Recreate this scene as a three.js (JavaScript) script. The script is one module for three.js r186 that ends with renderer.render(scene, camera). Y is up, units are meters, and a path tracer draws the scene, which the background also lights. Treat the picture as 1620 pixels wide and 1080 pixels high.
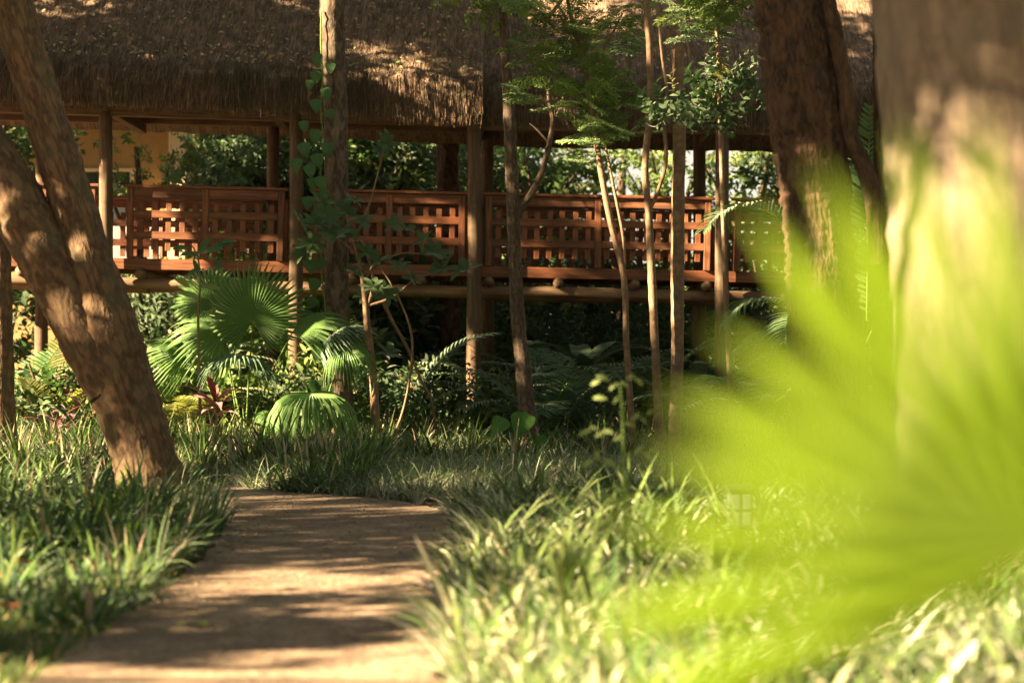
import * as THREE from 'three';
import { RoundedBoxGeometry } from 'three/addons/geometries/RoundedBoxGeometry.js';
import { mergeGeometries } from 'three/addons/utils/BufferGeometryUtils.js';

// ---------------------------------------------------------------- camera, sky, sun, exposure
const scene = new THREE.Scene();
const camera = new THREE.PerspectiveCamera(2 * Math.atan(0.18) * 180 / Math.PI, 1024 / 682, 0.1, 400);
camera.position.set(0, 1.35, 0);
camera.rotation.x = 10 / 3000;
camera.focus = 21;
camera.userData.fStop = 1.35;

const SUN = new THREE.Vector3(-0.84, 0.43, 0.33).normalize();
{
  const W = 64, H = 32, a = new Float32Array(W * H * 4);
  for (let j = 0; j < H; j++) for (let i = 0; i < W; i++) {
    const e = Math.max(0, (j + 0.5) / H * 2 - 1), k = Math.pow(1 - e, 5);
    const z = [0.60, 0.64, 0.68], h = [3.3, 3.0, 2.4];
    for (let c = 0; c < 3; c++) a[(j * W + i) * 4 + c] = 0.047 * (z[c] + (h[c] - z[c]) * k);
    a[(j * W + i) * 4 + 3] = 1;
  }
  const sky = new THREE.DataTexture(a, W, H, THREE.RGBAFormat, THREE.FloatType);
  sky.mapping = THREE.EquirectangularReflectionMapping; sky.magFilter = THREE.LinearFilter; sky.needsUpdate = true;
  scene.background = sky; scene.environment = sky;
}
const sun = new THREE.DirectionalLight(new THREE.Color().setRGB(1, 0.74, 0.42), 5);
sun.name = 'sun';
sun.position.copy(SUN).multiplyScalar(60).add(new THREE.Vector3(0, 0, -18));
sun.target.position.set(0, 0, -18);
sun.castShadow = true;
Object.assign(sun.shadow.camera, { left: -40, right: 40, top: 40, bottom: -40, near: 1, far: 160 });
sun.shadow.mapSize.set(4096, 4096);
scene.add(sun, sun.target);

const renderer = new THREE.WebGLRenderer({ antialias: true });
renderer.toneMapping = THREE.LinearToneMapping;
renderer.toneMappingExposure = 9;
renderer.shadowMap.enabled = true;

// ---------------------------------------------------------------- helpers
let seed = 12345;
const R = () => { seed = (seed + 0x6D2B79F5) | 0; let t = Math.imul(seed ^ (seed >>> 15), 1 | seed); t = (t + Math.imul(t ^ (t >>> 7), 61 | t)) ^ t; return ((t ^ (t >>> 14)) >>> 0) / 4294967296; };
const rr = (a, b) => a + (b - a) * R();
const reseed = (n) => { seed = n * 7919 + 13; };
const V = (x, y, z) => new THREE.Vector3(x, y, z);
const lin = (r, g, b) => new THREE.Color().setRGB(r, g, b);
const lerp = (a, b, t) => a + (b - a) * t;
const clamp = (x, a = 0, b = 1) => Math.min(b, Math.max(a, x));
const smooth = (a, b, x) => { const t = clamp((x - a) / (b - a)); return t * t * (3 - 2 * t); };
// a point of the place, given by the bearing in which it is seen and its distance in metres
const at = (px, py, d) => V((px - 810) / 3000 * d, 1.35 + (550 - py) / 3000 * d, -d);

const hash = (x, y) => { let h = Math.imul(x, 374761393) + Math.imul(y, 668265263); h = Math.imul(h ^ (h >>> 13), 1274126177); return ((h ^ (h >>> 16)) >>> 0) / 4294967296; };
const mod = (a, n) => ((a % n) + n) % n;
function vn(x, y, px = 1 << 20, py = 1 << 20, s = 0) {
  const x0 = Math.floor(x), y0 = Math.floor(y), fx = x - x0, fy = y - y0, ux = fx * fx * (3 - 2 * fx), uy = fy * fy * (3 - 2 * fy);
  const a = mod(x0, px) + s * 131, b = mod(x0 + 1, px) + s * 131, c = mod(y0, py), d = mod(y0 + 1, py);
  return lerp(lerp(hash(a, c), hash(b, c), ux), lerp(hash(a, d), hash(b, d), ux), uy);
}
function fbm(u, v, fx, fy, oct, s = 0) { let t = 0, w = 0.5, n = 0; for (let o = 0; o < oct; o++) { t += w * vn(u * fx, v * fy, fx, fy, s + o); n += w; w *= 0.5; fx *= 2; fy *= 2; } return t / n; }

function tex(w, h, fn, srgb) {
  const a = new Uint8Array(w * h * 4);
  for (let j = 0; j < h; j++) for (let i = 0; i < w; i++) {
    const c = fn(i / w, j / h), k = (j * w + i) * 4;
    if (typeof c === 'number') { a[k] = a[k + 1] = a[k + 2] = clamp(c) * 255; } else for (let q = 0; q < 3; q++) a[k + q] = Math.pow(clamp(c[q]), srgb ? 1 / 2.2 : 1) * 255;
    a[k + 3] = 255;
  }
  const t = new THREE.DataTexture(a, w, h, THREE.RGBAFormat);
  t.wrapS = t.wrapT = THREE.RepeatWrapping; t.magFilter = THREE.LinearFilter; t.minFilter = THREE.LinearFilter;
  if (srgb) t.colorSpace = THREE.SRGBColorSpace;
  t.needsUpdate = true; return t;
}
const rep = (t, x, y) => { const c = t.clone(); c.repeat.set(x, y); c.needsUpdate = true; return c; };
const mixc = (a, b, t) => [lerp(a[0], b[0], t), lerp(a[1], b[1], t), lerp(a[2], b[2], t)];

const taken = {};
function numbered(n) { const k = taken[n] = (taken[n] ?? -1) + 1; return k ? `${n}_${String(k).padStart(3, '0')}` : n; }
function mesh(name, geo, mat, parent) {
  const m = new THREE.Mesh(geo, mat); m.name = name; m.castShadow = m.receiveShadow = true; parent?.add(m); return m;
}
function tag(o, label, category, group, kind) { o.userData = { label, category }; if (group) o.userData.group = group; if (kind) o.userData.kind = kind; return o; }
function thing(name, label, category, pos = V(0, 0, 0), group) {
  const g = new THREE.Group(); g.name = numbered(name); g.position.copy(pos); scene.add(g); return tag(g, label, category, group);
}
function setting(name, geo, mat, label, category) {
  const m = mesh(numbered(name), geo, mat, scene); m.userData = { kind: 'structure', label, category }; return m;
}
function copies(name, geo, mat, list, parent, kind = 'stuff') {   // list: [Matrix4, Color]
  const m = new THREE.InstancedMesh(geo, mat, list.length); m.name = name; m.castShadow = m.receiveShadow = true;
  list.forEach(([t, c], i) => { m.setMatrixAt(i, t); if (c) m.setColorAt(i, c); });
  if (kind) m.userData.kind = kind;
  parent.add(m); return m;
}
class Geo {   // a growing list of triangles with uv and colour
  constructor() { this.p = []; this.u = []; this.c = []; this.i = []; this.col = [1, 1, 1]; }
  v(x, y, z, u = 0, w = 0) { this.p.push(x, y, z); this.u.push(u, w); this.c.push(...this.col); return this.p.length / 3 - 1; }
  t(a, b, c) { this.i.push(a, b, c); }
  q(a, b, c, d) { this.i.push(a, b, c, a, c, d); }
  build(colors = false) {
    const g = new THREE.BufferGeometry();
    g.setAttribute('position', new THREE.Float32BufferAttribute(this.p, 3));
    g.setAttribute('uv', new THREE.Float32BufferAttribute(this.u, 2));
    if (colors) g.setAttribute('color', new THREE.Float32BufferAttribute(this.c, 3));
    g.setIndex(this.i); g.computeVertexNormals(); return g;
  }
  // a leaf or blade: rows along a curve; start, direction, side; bend turns it towards `down`
  blade(o, dir, up, L, W, { seg = 4, bend = 0.6, fold = 0.15, prof = (t) => Math.sin(Math.PI * Math.pow(t, 0.7)), twist = 0, wave = 0 } = {}) {
    const d = dir.clone().normalize(), n = up.clone().addScaledVector(d, -up.dot(d)).normalize(), s = V(0, 0, 0).crossVectors(d, n);
    if (twist) { s.applyAxisAngle(d, twist); n.applyAxisAngle(d, twist); }
    const p = o.clone(), st = L / seg, rows = [];
    for (let k = 0; k <= seg; k++) {
      const t = k / seg, w = W * 0.5 * Math.max(prof(t), 0.0), wv = wave * Math.sin(t * 14) * w;
      const l = p.clone().addScaledVector(s, -w).addScaledVector(n, fold * w + wv), r = p.clone().addScaledVector(s, w).addScaledVector(n, fold * w - wv);
      rows.push([this.v(l.x, l.y, l.z, 0, t), this.v(p.x, p.y, p.z, 0.5, t), this.v(r.x, r.y, r.z, 1, t)]);
      const a = -bend / seg * (0.4 + 1.2 * t);
      d.applyAxisAngle(s, a); n.applyAxisAngle(s, a);
      p.addScaledVector(d, st);
    }
    for (let k = 0; k < seg; k++) { const [a, b, c] = rows[k], [e, f, g] = rows[k + 1]; if (k === 0 && prof(0) <= 0) { this.t(b, f, e); this.t(b, g, f); } else { this.q(a, b, f, e); this.q(b, c, g, f); } }
    return this;
  }
}
const boxUV = (g, off = 0) => {   // uv in metres, grain along the longest side
  const p = g.attributes.position, n = g.attributes.normal, u = g.attributes.uv;
  g.computeBoundingBox(); const s = g.boundingBox.getSize(V(0, 0, 0)).toArray(), long = s.indexOf(Math.max(...s));
  for (let i = 0; i < p.count; i++) {
    const q = [p.getX(i), p.getY(i), p.getZ(i)], m = [n.getX(i), n.getY(i), n.getZ(i)].map(Math.abs), f = m.indexOf(Math.max(...m));
    const rest = [0, 1, 2].filter((k) => k !== f), al = rest.includes(long) ? long : rest[1], ac = rest.find((k) => k !== al);
    u.setXY(i, q[ac] + off, q[al] + off * 1.7);
  }
  return g;
};
const bcache = {};
function board(w, h, d, bev = 0.006) { const k = [w, h, d, bev].map((x) => x.toFixed(3)).join(); return bcache[k] ??= boxUV(new RoundedBoxGeometry(w, h, d, 1, bev), (w * 7.3 + h * 3.1) % 1); }

// tube along points [Vector3, radius]
function tube(pts, { rad = 14, step = 0.15, lump = 0.05, ridge = 0, rf = 7, s = 0, flare = 0, cap = true } = {}) {
  const n = pts.length, len = []; let L = 0;
  const cr = (k, t, get) => { const a = get(Math.max(k - 1, 0)), b = get(k), c = get(Math.min(k + 1, n - 1)), d = get(Math.min(k + 2, n - 1)); return 0.5 * (2 * b + (c - a) * t + (2 * a - 5 * b + 4 * c - d) * t * t + (3 * b - a - 3 * c + d) * t * t * t); };
  for (let k = 0; k < n - 1; k++) { len.push(pts[k][0].distanceTo(pts[k + 1][0])); L += len[k]; }
  const rows = [];
  for (let k = 0; k < n - 1; k++) {
    const m = Math.max(1, Math.round(len[k] / step));
    for (let j = 0; j < m + (k === n - 2 ? 1 : 0); j++) { const t = j / m; rows.push([V(cr(k, t, (q) => pts[q][0].x), cr(k, t, (q) => pts[q][0].y), cr(k, t, (q) => pts[q][0].z)), Math.max(0.001, cr(k, t, (q) => pts[q][1]))]); }
  }
  const g = new Geo(), N = rows.length; let T = rows[1][0].clone().sub(rows[0][0]).normalize(), X = V(1, 0, 0); if (Math.abs(T.x) > 0.9) X = V(0, 0, 1);
  X.addScaledVector(T, -X.dot(T)).normalize(); let run = 0;
  for (let k = 0; k < N; k++) {
    const T2 = rows[Math.min(k + 1, N - 1)][0].clone().sub(rows[Math.max(k - 1, 0)][0]).normalize();
    X.addScaledVector(T2, -X.dot(T2)).normalize(); const Y = V(0, 0, 0).crossVectors(T2, X);
    if (k) run += rows[k][0].distanceTo(rows[k - 1][0]);
    const [c, r] = rows[k];
    for (let a = 0; a <= rad; a++) {
      const th = a / rad * Math.PI * 2, u = a / rad, q = run / (2 * Math.PI * r + 0.02);
      let f = 1 + lump * (2 * fbm(u, run * 0.9 + s, 3, 1 << 16, 3, s) - 1) * 2;
      if (ridge) { const e = vn(u * rf * 3 + 0.6 * vn(u * rf, run * 5, rf, 1 << 16, s), run * 2.6, rf * 3, 1 << 16, s + 5); f += ridge * (Math.pow(Math.abs(2 * e - 1), 0.6) - 0.5) + ridge * 0.7 * (vn(u * rf * 5, run * 4, rf * 5, 1 << 16, s + 9) - 0.5); }
      if (flare) { const hh = run; f += flare * Math.exp(-hh * 4) * (0.6 + 0.8 * vn(u * 5, 0, 5, 10, s + 3)); }
      const w = r * f, p = c.clone().addScaledVector(X, Math.cos(th) * w).addScaledVector(Y, Math.sin(th) * w);
      g.v(p.x, p.y, p.z, u * Math.max(1, Math.round(2 * Math.PI * pts[0][1] * 2)) / 2, run);
    }
  }
  for (let k = 0; k < N - 1; k++) for (let a = 0; a < rad; a++) { const i = k * (rad + 1) + a; g.q(i, i + 1, i + rad + 2, i + rad + 1); }
  if (cap) for (const k of [0, N - 1]) { const [c] = rows[k], m = g.v(c.x, c.y, c.z, 0.5, run), b = k * (rad + 1); for (let a = 0; a < rad; a++) k ? g.t(m, b + a, b + a + 1) : g.t(m, b + a + 1, b + a); }
  const geo = g.build(), nn = geo.attributes.normal;   // close the seam
  for (let k = 0; k < N; k++) { const i = k * (rad + 1), j = i + rad, x = V(nn.getX(i) + nn.getX(j), nn.getY(i) + nn.getY(j), nn.getZ(i) + nn.getZ(j)).normalize(); nn.setXYZ(i, x.x, x.y, x.z); nn.setXYZ(j, x.x, x.y, x.z); }
  return geo;
}
const shift = (g, p) => g.translate(-p.x, -p.y, -p.z);

// ---------------------------------------------------------------- materials
const M = {};
function barkSet(a, b, c, fu, fv, sd) {
  const hgt = (u, v) => { const w = 0.35 * fbm(u, v, 6, 3, 3, sd); const r = fbm(u + w * 0.15, v, fu, fv, 4, sd + 1); return 0.65 * Math.abs(2 * r - 1) + 0.35 * fbm(u, v, 24, 16, 3, sd + 7); };
  return [tex(512, 512, (u, v) => { const h = hgt(u, v), p = smooth(0.42, 0.7, fbm(u, v, 7, 5, 5, sd + 20)); return mixc(mixc(a, b, smooth(0.1, 0.55, h)), c, p * 0.4); }, true), tex(512, 512, hgt)];
}
function mat(name, col, rough, o = {}) { return M[name] = Object.assign(new THREE.MeshStandardMaterial({ color: col, roughness: rough, ...o }), { name }); }
{
  let [c, b] = barkSet([0.07, 0.04, 0.023], [0.20, 0.118, 0.062], [0.13, 0.115, 0.06], 14, 7, 1);
  mat('bark_mottled', lin(1, 1, 1), 0.9, { map: c, bumpMap: b, bumpScale: 0.015 });
  [c, b] = barkSet([0.045, 0.03, 0.022], [0.155, 0.107, 0.074], [0.25, 0.20, 0.15], 14, 9, 2);
  mat('bark_grey', lin(1, 1, 1), 0.92, { map: c, bumpMap: b, bumpScale: 0.012 });
  [c, b] = barkSet([0.022, 0.012, 0.008], [0.105, 0.056, 0.031], [0.14, 0.074, 0.04], 18, 8, 3);
  mat('bark_rough', lin(1, 1, 1), 0.95, { map: c, bumpMap: b, bumpScale: 0.03 });
  [c, b] = barkSet([0.16, 0.10, 0.06], [0.28, 0.185, 0.115], [0.13, 0.095, 0.062], 8, 12, 4);
  mat('bark_pale', lin(1, 1, 1), 0.85, { map: c, bumpMap: b, bumpScale: 0.006 });
  [c, b] = barkSet([0.15, 0.112, 0.082], [0.24, 0.182, 0.132], [0.18, 0.148, 0.118], 10, 3, 5);
  mat('bark_smooth', lin(1, 1, 1), 0.8, { map: c, bumpMap: b, bumpScale: 0.003 });
  mat('bark_dark', lin(0.8, 0.72, 0.66), 0.95, { map: M.bark_grey.map, bumpMap: M.bark_grey.bumpMap, bumpScale: 0.015 });
  const grain = (u, v) => 0.6 * fbm(u, v, 40, 3, 4, 31) + 0.4 * fbm(u, v, 12, 2, 3, 35);
  const gb = tex(512, 512, grain);
  const wood = (a, b2) => tex(512, 512, (u, v) => mixc(mixc(a, b2, smooth(0.25, 0.75, grain(u, v))), a, 0.5 * smooth(0.55, 0.7, fbm(u, v, 4, 5, 3, 44))), true);
  mat('red_wood', lin(1, 1, 1), 0.55, { map: wood([0.09, 0.027, 0.01], [0.26, 0.085, 0.029]), bumpMap: gb, bumpScale: 0.003 });
  mat('red_wood_faded', lin(1.15, 1.3, 1.45), 0.65, { map: M.red_wood.map, bumpMap: gb, bumpScale: 0.004 }); mat('red_wood_old', lin(0.75, 0.8, 0.85), 0.6, { map: M.red_wood.map, bumpMap: gb, bumpScale: 0.004 });
  mat('log_wood', lin(1, 1, 1), 0.8, { map: wood([0.13, 0.075, 0.042], [0.31, 0.19, 0.11]), bumpMap: gb, bumpScale: 0.006 });
  mat('post_wood', lin(1, 1, 1), 0.85, { map: wood([0.075, 0.046, 0.029], [0.185, 0.118, 0.07]), bumpMap: gb, bumpScale: 0.006 });
  mat('dark_wood', lin(1, 1, 1), 0.8, { map: wood([0.09, 0.052, 0.032], [0.21, 0.13, 0.08]), bumpMap: gb, bumpScale: 0.004 });
  const th = (u, v) => 0.5 * fbm(u, v, 90, 6, 3, 51) + 0.3 * fbm(u, v, 30, 12, 3, 55) + 0.2 * fbm(u, v, 8, 8, 3, 58);
  mat('thatch', lin(1, 1, 1), 1, { map: tex(1024, 512, (u, v) => mixc([0.105, 0.07, 0.05], [0.32, 0.22, 0.155], smooth(0.3, 0.72, th(u, v))), true), bumpMap: tex(1024, 512, th), bumpScale: 0.02 });
  mat('straw', lin(1, 1, 1), 0.9);
  const pt = (u, v) => 0.55 * fbm(u, v, 80, 80, 3, 61) + 0.45 * fbm(u, v, 9, 9, 4, 63);
  mat('path', lin(1, 1, 1), 0.9, { map: tex(1024, 1024, (u, v) => { const g = pt(u, v); return mixc(mixc(mixc([0.155, 0.103, 0.072], [0.36, 0.258, 0.18], smooth(0.3, 0.7, g)), [0.13, 0.092, 0.06], 0.75 * smooth(0.5, 0.64, fbm(u, v, 5, 5, 5, 66))), vn(u * 300, v * 300, 300, 300, 69) > 0.5 ? [0.4, 0.31, 0.22] : [0.08, 0.055, 0.04], 0.9 * smooth(0.8, 0.9, vn(u * 150, v * 150, 150, 150, 68))); }, true), bumpMap: tex(1024, 1024, pt), bumpScale: 0.012 });
  for (const t of [M.path.map, M.path.bumpMap]) t.repeat.set(0.5, 0.5);
  mat('soil', lin(1, 1, 1), 1, { map: tex(512, 512, (u, v) => mixc([0.05, 0.032, 0.02], [0.16, 0.10, 0.06], fbm(u, v, 30, 30, 5, 71)), true), bumpMap: tex(512, 512, (u, v) => fbm(u, v, 20, 20, 5, 72)), bumpScale: 0.05 });
  mat('plaster', lin(1, 1, 1), 0.9, { map: tex(256, 256, (u, v) => mixc([0.30, 0.19, 0.075], [0.38, 0.25, 0.11], fbm(u, v, 6, 6, 5, 81)), true) });
  mat('cream_paint', lin(0.62, 0.5, 0.32), 0.8);
  mat('grey_board', lin(0.32, 0.31, 0.3), 0.8);
  mat('black_metal', lin(0.02, 0.02, 0.022), 0.5, { metalness: 0.3 });
  mat('glass_dark', lin(0.03, 0.035, 0.04), 0.1);
  mat('lamp_glass', lin(0.085, 0.095, 0.095), 0.4);
  mat('lamp_cap', lin(0.2, 0.2, 0.26), 0.5);
  mat('dry_leaf', lin(0.30, 0.12, 0.05), 0.8, { side: THREE.DoubleSide });
  mat('twig', lin(0.22, 0.15, 0.10), 0.9);
}
function leafMat(name, r, g, b, tr = 0.4, coat = 0, o = {}) {
  const m = new THREE.MeshPhysicalMaterial({ color: lin(r, g, b), roughness: 1, transmission: tr, thickness: 0, clearcoat: coat, clearcoatRoughness: 0.35, side: THREE.DoubleSide, ...o });
  m.name = name; return M[name] = m;
}
const veins = tex(64, 256, (u, v) => { const e = Math.abs(u - 0.5); const k = e < 0.03 ? 1.25 : 0.86 + 0.2 * fbm(u, v, 6, 12, 3, 91) + 0.10 * Math.pow(Math.abs(Math.sin((v * 22 - e * 9) * Math.PI)), 6); return [k * 0.78, k * 0.78, k * 0.78]; }, true);
leafMat('leaf', 1, 1, 1, 0.42, 0.06);
leafMat('leaf_glossy', 0.055, 0.135, 0.045, 0.3, 0.4, { map: veins });
leafMat('leaf_vine', 0.07, 0.19, 0.06, 0.35, 0.2, { map: veins });
leafMat('leaf_taro', 0.11, 0.32, 0.04, 0.5, 0.15, { map: veins });
leafMat('leaf_shrub', 0.065, 0.14, 0.04, 0.3, 0.2, { map: veins });
leafMat('leaf_pale', 0.26, 0.36, 0.11, 0.45, 0.1, { map: veins });
leafMat('leaf_red', 0.36, 0.06, 0.075, 0.35, 0.2, { map: veins });
leafMat('leaf_pink', 0.58, 0.19, 0.19, 0.4, 0.2, { map: veins });
leafMat('leaf_maroon', 0.10, 0.022, 0.03, 0.25, 0.3, { map: veins });
leafMat('fan', 0.11, 0.25, 0.045, 0.42, 0.25);
leafMat('fan_bright', 0.15, 0.245, 0.005, 0.5, 0, { specularIntensity: 0.12 });
leafMat('frond', 0.075, 0.17, 0.045, 0.4, 0.3);
leafMat('frond_blue', 0.08, 0.16, 0.085, 0.3, 0.4);
leafMat('frond_gold', 0.33, 0.36, 0.07, 0.45, 0.2);  // sunlight on the fronds is put into this lighter gold colour
leafMat('stalk', 0.13, 0.22, 0.05, 0.0, 0.2);
leafMat('grass', 1, 1, 1, 0.3, 0.06, { vertexColors: true });

// ---------------------------------------------------------------- ground and path
const LEFT = [[-2.2, 7], [-2.0, 0], [-1.98, -6], [-1.95, -7.6], [-1.93, -8.8], [-1.92, -10.1], [-1.95, -11.4], [-2.0, -12.7], [-2.14, -14.5], [-2.36, -16.2], [-2.62, -17.3], [-3.3, -18.1], [-6, -18.9]];
const FAR = [[-6, -20.2], [-3.4, -19.0], [-2.55, -18.0], [-1.9, -17.35], [-1.3, -16.8], [-0.85, -16.3], [-0.6, -15.6]];
const NEAR = [[-0.5, -14.8], [-0.4, -14.0], [-0.34, -13.2], [-0.32, -12.6], [-0.36, -11.4], [-0.40, -10.1], [-0.36, -8.8], [-0.28, -7.6], [-0.2, -6], [-0.15, 0], [-0.2, 7]];
const PATH = [...LEFT, ...FAR, ...NEAR];
function onPath(x, z, poly = PATH) { let c = false; for (let i = 0, j = poly.length - 1; i < poly.length; j = i++) { const [xi, zi] = poly[i], [xj, zj] = poly[j]; if ((zi > z) !== (zj > z) && x < (xj - xi) * (z - zi) / (zj - zi) + xi) c = !c; } return c; }
function nearPath(x, z, m) { for (const [a, b] of [[0, 0], [m, 0], [-m, 0], [0, m], [0, -m]]) if (onPath(x + a, z + b)) return true; return false; }
const hills = (x, z) => 0.06 * (fbm(x / 40 + 10, z / 40 + 10, 30, 30, 3, 101) - 0.5);
const groundY = (x, z) => hills(x, z) - (nearPath(x, z, 0.3) ? 0.05 : 0.01);
{
  const g = new Geo(), xs = [-200, -120, -70, -40, -25], zs = [-260, -160, -110, -75, -55, -42];
  for (let x = -16; x <= 16; x += 0.25) xs.push(x); xs.push(25, 40, 70, 120, 200);
  for (let z = -34; z <= 8; z += 0.25) zs.push(z); zs.push(15, 30, 60, 100);
  for (const z of zs) for (const x of xs) g.v(x, groundY(x, z), z, x, z);
  for (let j = 0; j < zs.length - 1; j++) for (let i = 0; i < xs.length - 1; i++) { const a = j * xs.length + i; g.q(a, a + xs.length, a + xs.length + 1, a + 1); }
  setting('ground', g.build(), M.soil, 'dark brown garden soil under the grass and plants', 'ground');
  // the path: two slabs with an open joint across it
  const p = new THREE.Group(); p.name = 'path'; scene.add(p); p.userData = { kind: 'structure', label: 'tan concrete garden path curving between the grass banks', category: 'path' };
  const slab = (poly) => {
    const pts = []; const n = poly.length;
    for (let i = 0; i < n; i++) { const [a, b] = poly[i], [c, d] = poly[(i + 1) % n], m = Math.max(1, Math.round(Math.hypot(c - a, d - b) / 0.12)); for (let k = 0; k < m; k++) { const t = k / m, x = lerp(a, c, t), z = lerp(b, d, t), e = (z > -13.9 && z < -13.5) || z > 3 ? 0 : 0.09; pts.push(new THREE.Vector2(x + e * (vn(x * 4 + 50, z * 4 + 90) - 0.5), -z + e * (vn(x * 4 + 10, z * 4 + 70) - 0.5))); } }
    return new THREE.ExtrudeGeometry(new THREE.Shape(pts), { depth: 0.06, bevelEnabled: true, bevelThickness: 0.012, bevelSize: 0.012, bevelSegments: 2, steps: 1 }).rotateX(-Math.PI / 2).translate(0, -0.05, 0);
  };
  const jz = -13.75, A = LEFT.filter(([, z]) => z > jz), B = LEFT.filter(([, z]) => z <= jz);
  mesh('slab', slab([...A, [-2.09, jz + 0.025], [-0.39, jz + 0.025], ...NEAR.slice(2)]), M.path, p);
  mesh('slab', slab([[-2.09, jz - 0.02], ...B, ...FAR, ...NEAR.slice(0, 2), [-0.4, jz - 0.02]]), M.path, p);
}

// ---------------------------------------------------------------- thatched walkway
const slope = (x) => 2.511 - 0.022 * x;
const walk = thing('thatched_walkway', 'raised timber walkway with lattice railings under a thatched roof', 'walkway', V(0, 0, -27));
{
  reseed(5);
  const tilt = -0.022;
  const railing = (x0, x1, z) => {
    const g = new THREE.Group(); g.name = 'railing'; walk.add(g);
    const w = x1 - x0, xm = (x0 + x1) / 2; g.position.set(xm, slope(xm), z); g.rotation.z = Math.atan(tilt);
    const put = (n, geo, x, y, zz) => { const q = R(), m = mesh(n, geo, q < 0.6 ? M.red_wood : q < 0.8 ? M.red_wood_faded : M.red_wood_old, g); m.position.set(x, y, zz + rr(-0.002, 0.002)); m.rotation.z = rr(-0.016, 0.016); return m; };
    for (const x of [-w / 2 + 0.045, 0, w / 2 - 0.045]) put('railing_post', board(0.09, 1.0, 0.07), x, 0.5, 0);
    mesh('cap_rail', board(w + 0.1, 0.04, 0.14), M.red_wood, g).position.set(0, 1.022, 0);
    const half = w / 2 - 0.045 - 0.09;
    for (const s of [-1, 1]) {
      const cx = s * (0.045 + half / 2);
      put('top_board', board(half, 0.13, 0.035), cx, 0.93, 0.005).rotation.z = 0;
      for (const y of [0.63, 0.33]) put('rail', board(half, 0.105, 0.04), cx, y, 0.008).rotation.z = 0;
      const n = Math.max(2, Math.round(half / 0.185)), pitch = half / n;
      for (let k = 0; k < n; k++) put('slat', board(0.078, 0.68, 0.028), cx - half / 2 + (k + 0.5) * pitch + rr(-0.008, 0.008), 0.46 + rr(-0.012, 0.012), -0.03);
    }
  };
  for (const [a, b] of [[-8.7, -5.95], [-5.5, -3.26], [-2.85, -0.68], [-0.39, 2.82], [3.16, 6.1], [6.5, 9.2]]) railing(a, b, 0.0);
  for (const [a, b] of [[-9, -7.4], [-7.15, -3.85], [-3.55, -0.52], [-0.25, 2.75], [3.05, 6.3]]) railing(a, b, -2.2);
  const post = (x, z, r, m, top = 4.75) => { const y = -0.1; const g = tube([[V(0, y, 0), r * 1.12], [V(rr(-.01, .01), 1.5, 0), r * 1.05], [V(rr(-.015, .015), 3, 0), r], [V(0, top, 0), r * 0.95]], { rad: 12, step: 0.3, lump: 0.02, s: Math.floor(x * 10) & 63 }); mesh('post', g, m, walk).position.set(x, 0, z); };
  for (const x of [-9.2, -5.76, -3.06, -0.54, 2.98, 6.3]) post(x, 0.17, 0.098, M.post_wood);
  for (const x of [-7.28, -3.7, -0.38, 2.9, 6.5]) post(x, -2.32, 0.1, M.post_wood);
  for (const z of [-0.055, -2.1]) {
    for (const [a, b] of [[-9.4, -5.7], [-5.69, -0.45], [-0.44, 3.05], [3.06, 9.4]]) { const m = mesh('edge_beam', board(b - a, 0.155, 0.07, 0.008), M.red_wood, walk); m.position.set((a + b) / 2, slope((a + b) / 2) - 0.082, z); m.rotation.z = Math.atan(tilt); }
    for (const [a, b] of [[-9.4, -5.6], [-5.85, -0.4], [-0.62, 3.1], [2.9, 9.4]]) {
      const dy = a === -0.62 || a === -9.4 ? 0 : 0.01;
      mesh('bearer_log', tube([0, 0.33, 0.66, 1].map((t) => { const x = lerp(a, b, t); return [V(x, slope(x) - 0.36 + dy + rr(-0.012, 0.012), z - 0.05 - dy * 3), 0.078 + rr(-0.006, 0.006)]; }), { rad: 12, step: 0.25, lump: 0.03, s: (a * 7) & 31 }), M.log_wood, walk);
    }
  }
  for (const x of [-8.3, -7.0, -6.3, -5.3, -4.1, -2.3, -1.3, -0.33, 0.66, 1.75, 2.78, 4, 5.2, 6.6, 8]) mesh('joist', tube([[V(x, slope(x) - 0.225, -2.4), 0.075], [V(x, slope(x) - 0.225, -1), 0.078], [V(x, slope(x) - 0.225, 0.04), 0.076]], { rad: 12, step: 0.4, lump: 0.02, s: 3 }), M.log_wood, walk);
  for (let k = 0; k < 14; k++) { const m = mesh('deck_board', board(18.6, 0.03, 0.14, 0.004), M.red_wood, walk); m.position.set(0, slope(0) - 0.016, -0.2 - k * 0.146); m.rotation.z = Math.atan(tilt); }
  // top plates, cross ties and rafters
  const plate = (a, b, y0, y1, z, h, m) => { const o = mesh('top_plate', board(Math.hypot(b - a, y1 - y0), h, 0.16, 0.008), m, walk); o.position.set((a + b) / 2, (y0 + y1) / 2, z); o.rotation.z = Math.atan2(y1 - y0, b - a); };
  plate(-9.4, -0.43, 4.86, 4.58, 0.14, 0.22, M.dark_wood); plate(-0.42, 9.4, 4.55, 4.37, 0.02, 0.22, M.dark_wood);
  plate(-9.4, -0.43, 5.0, 4.78, -2.32, 0.2, M.dark_wood); plate(-0.42, 9.4, 4.8, 4.6, -2.32, 0.2, M.dark_wood);
  for (const x of [-5.76, -3.4, -0.5, 2.95, 6.4]) mesh('tie_beam', board(0.12, 0.16, 2.9, 0.006), M.dark_wood, walk).position.set(x, 4.86 - (x + 9.4) * 0.025, -1.1);
  // roofs
  const straw = new Geo(); straw.blade(V(0, 0, 0), V(0, -1, 0), V(0, 0, 1), 1, 1, { seg: 3, bend: 0.15, fold: 0.9, prof: (t) => 1 - 0.75 * t }); const strawG = straw.build();
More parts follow.
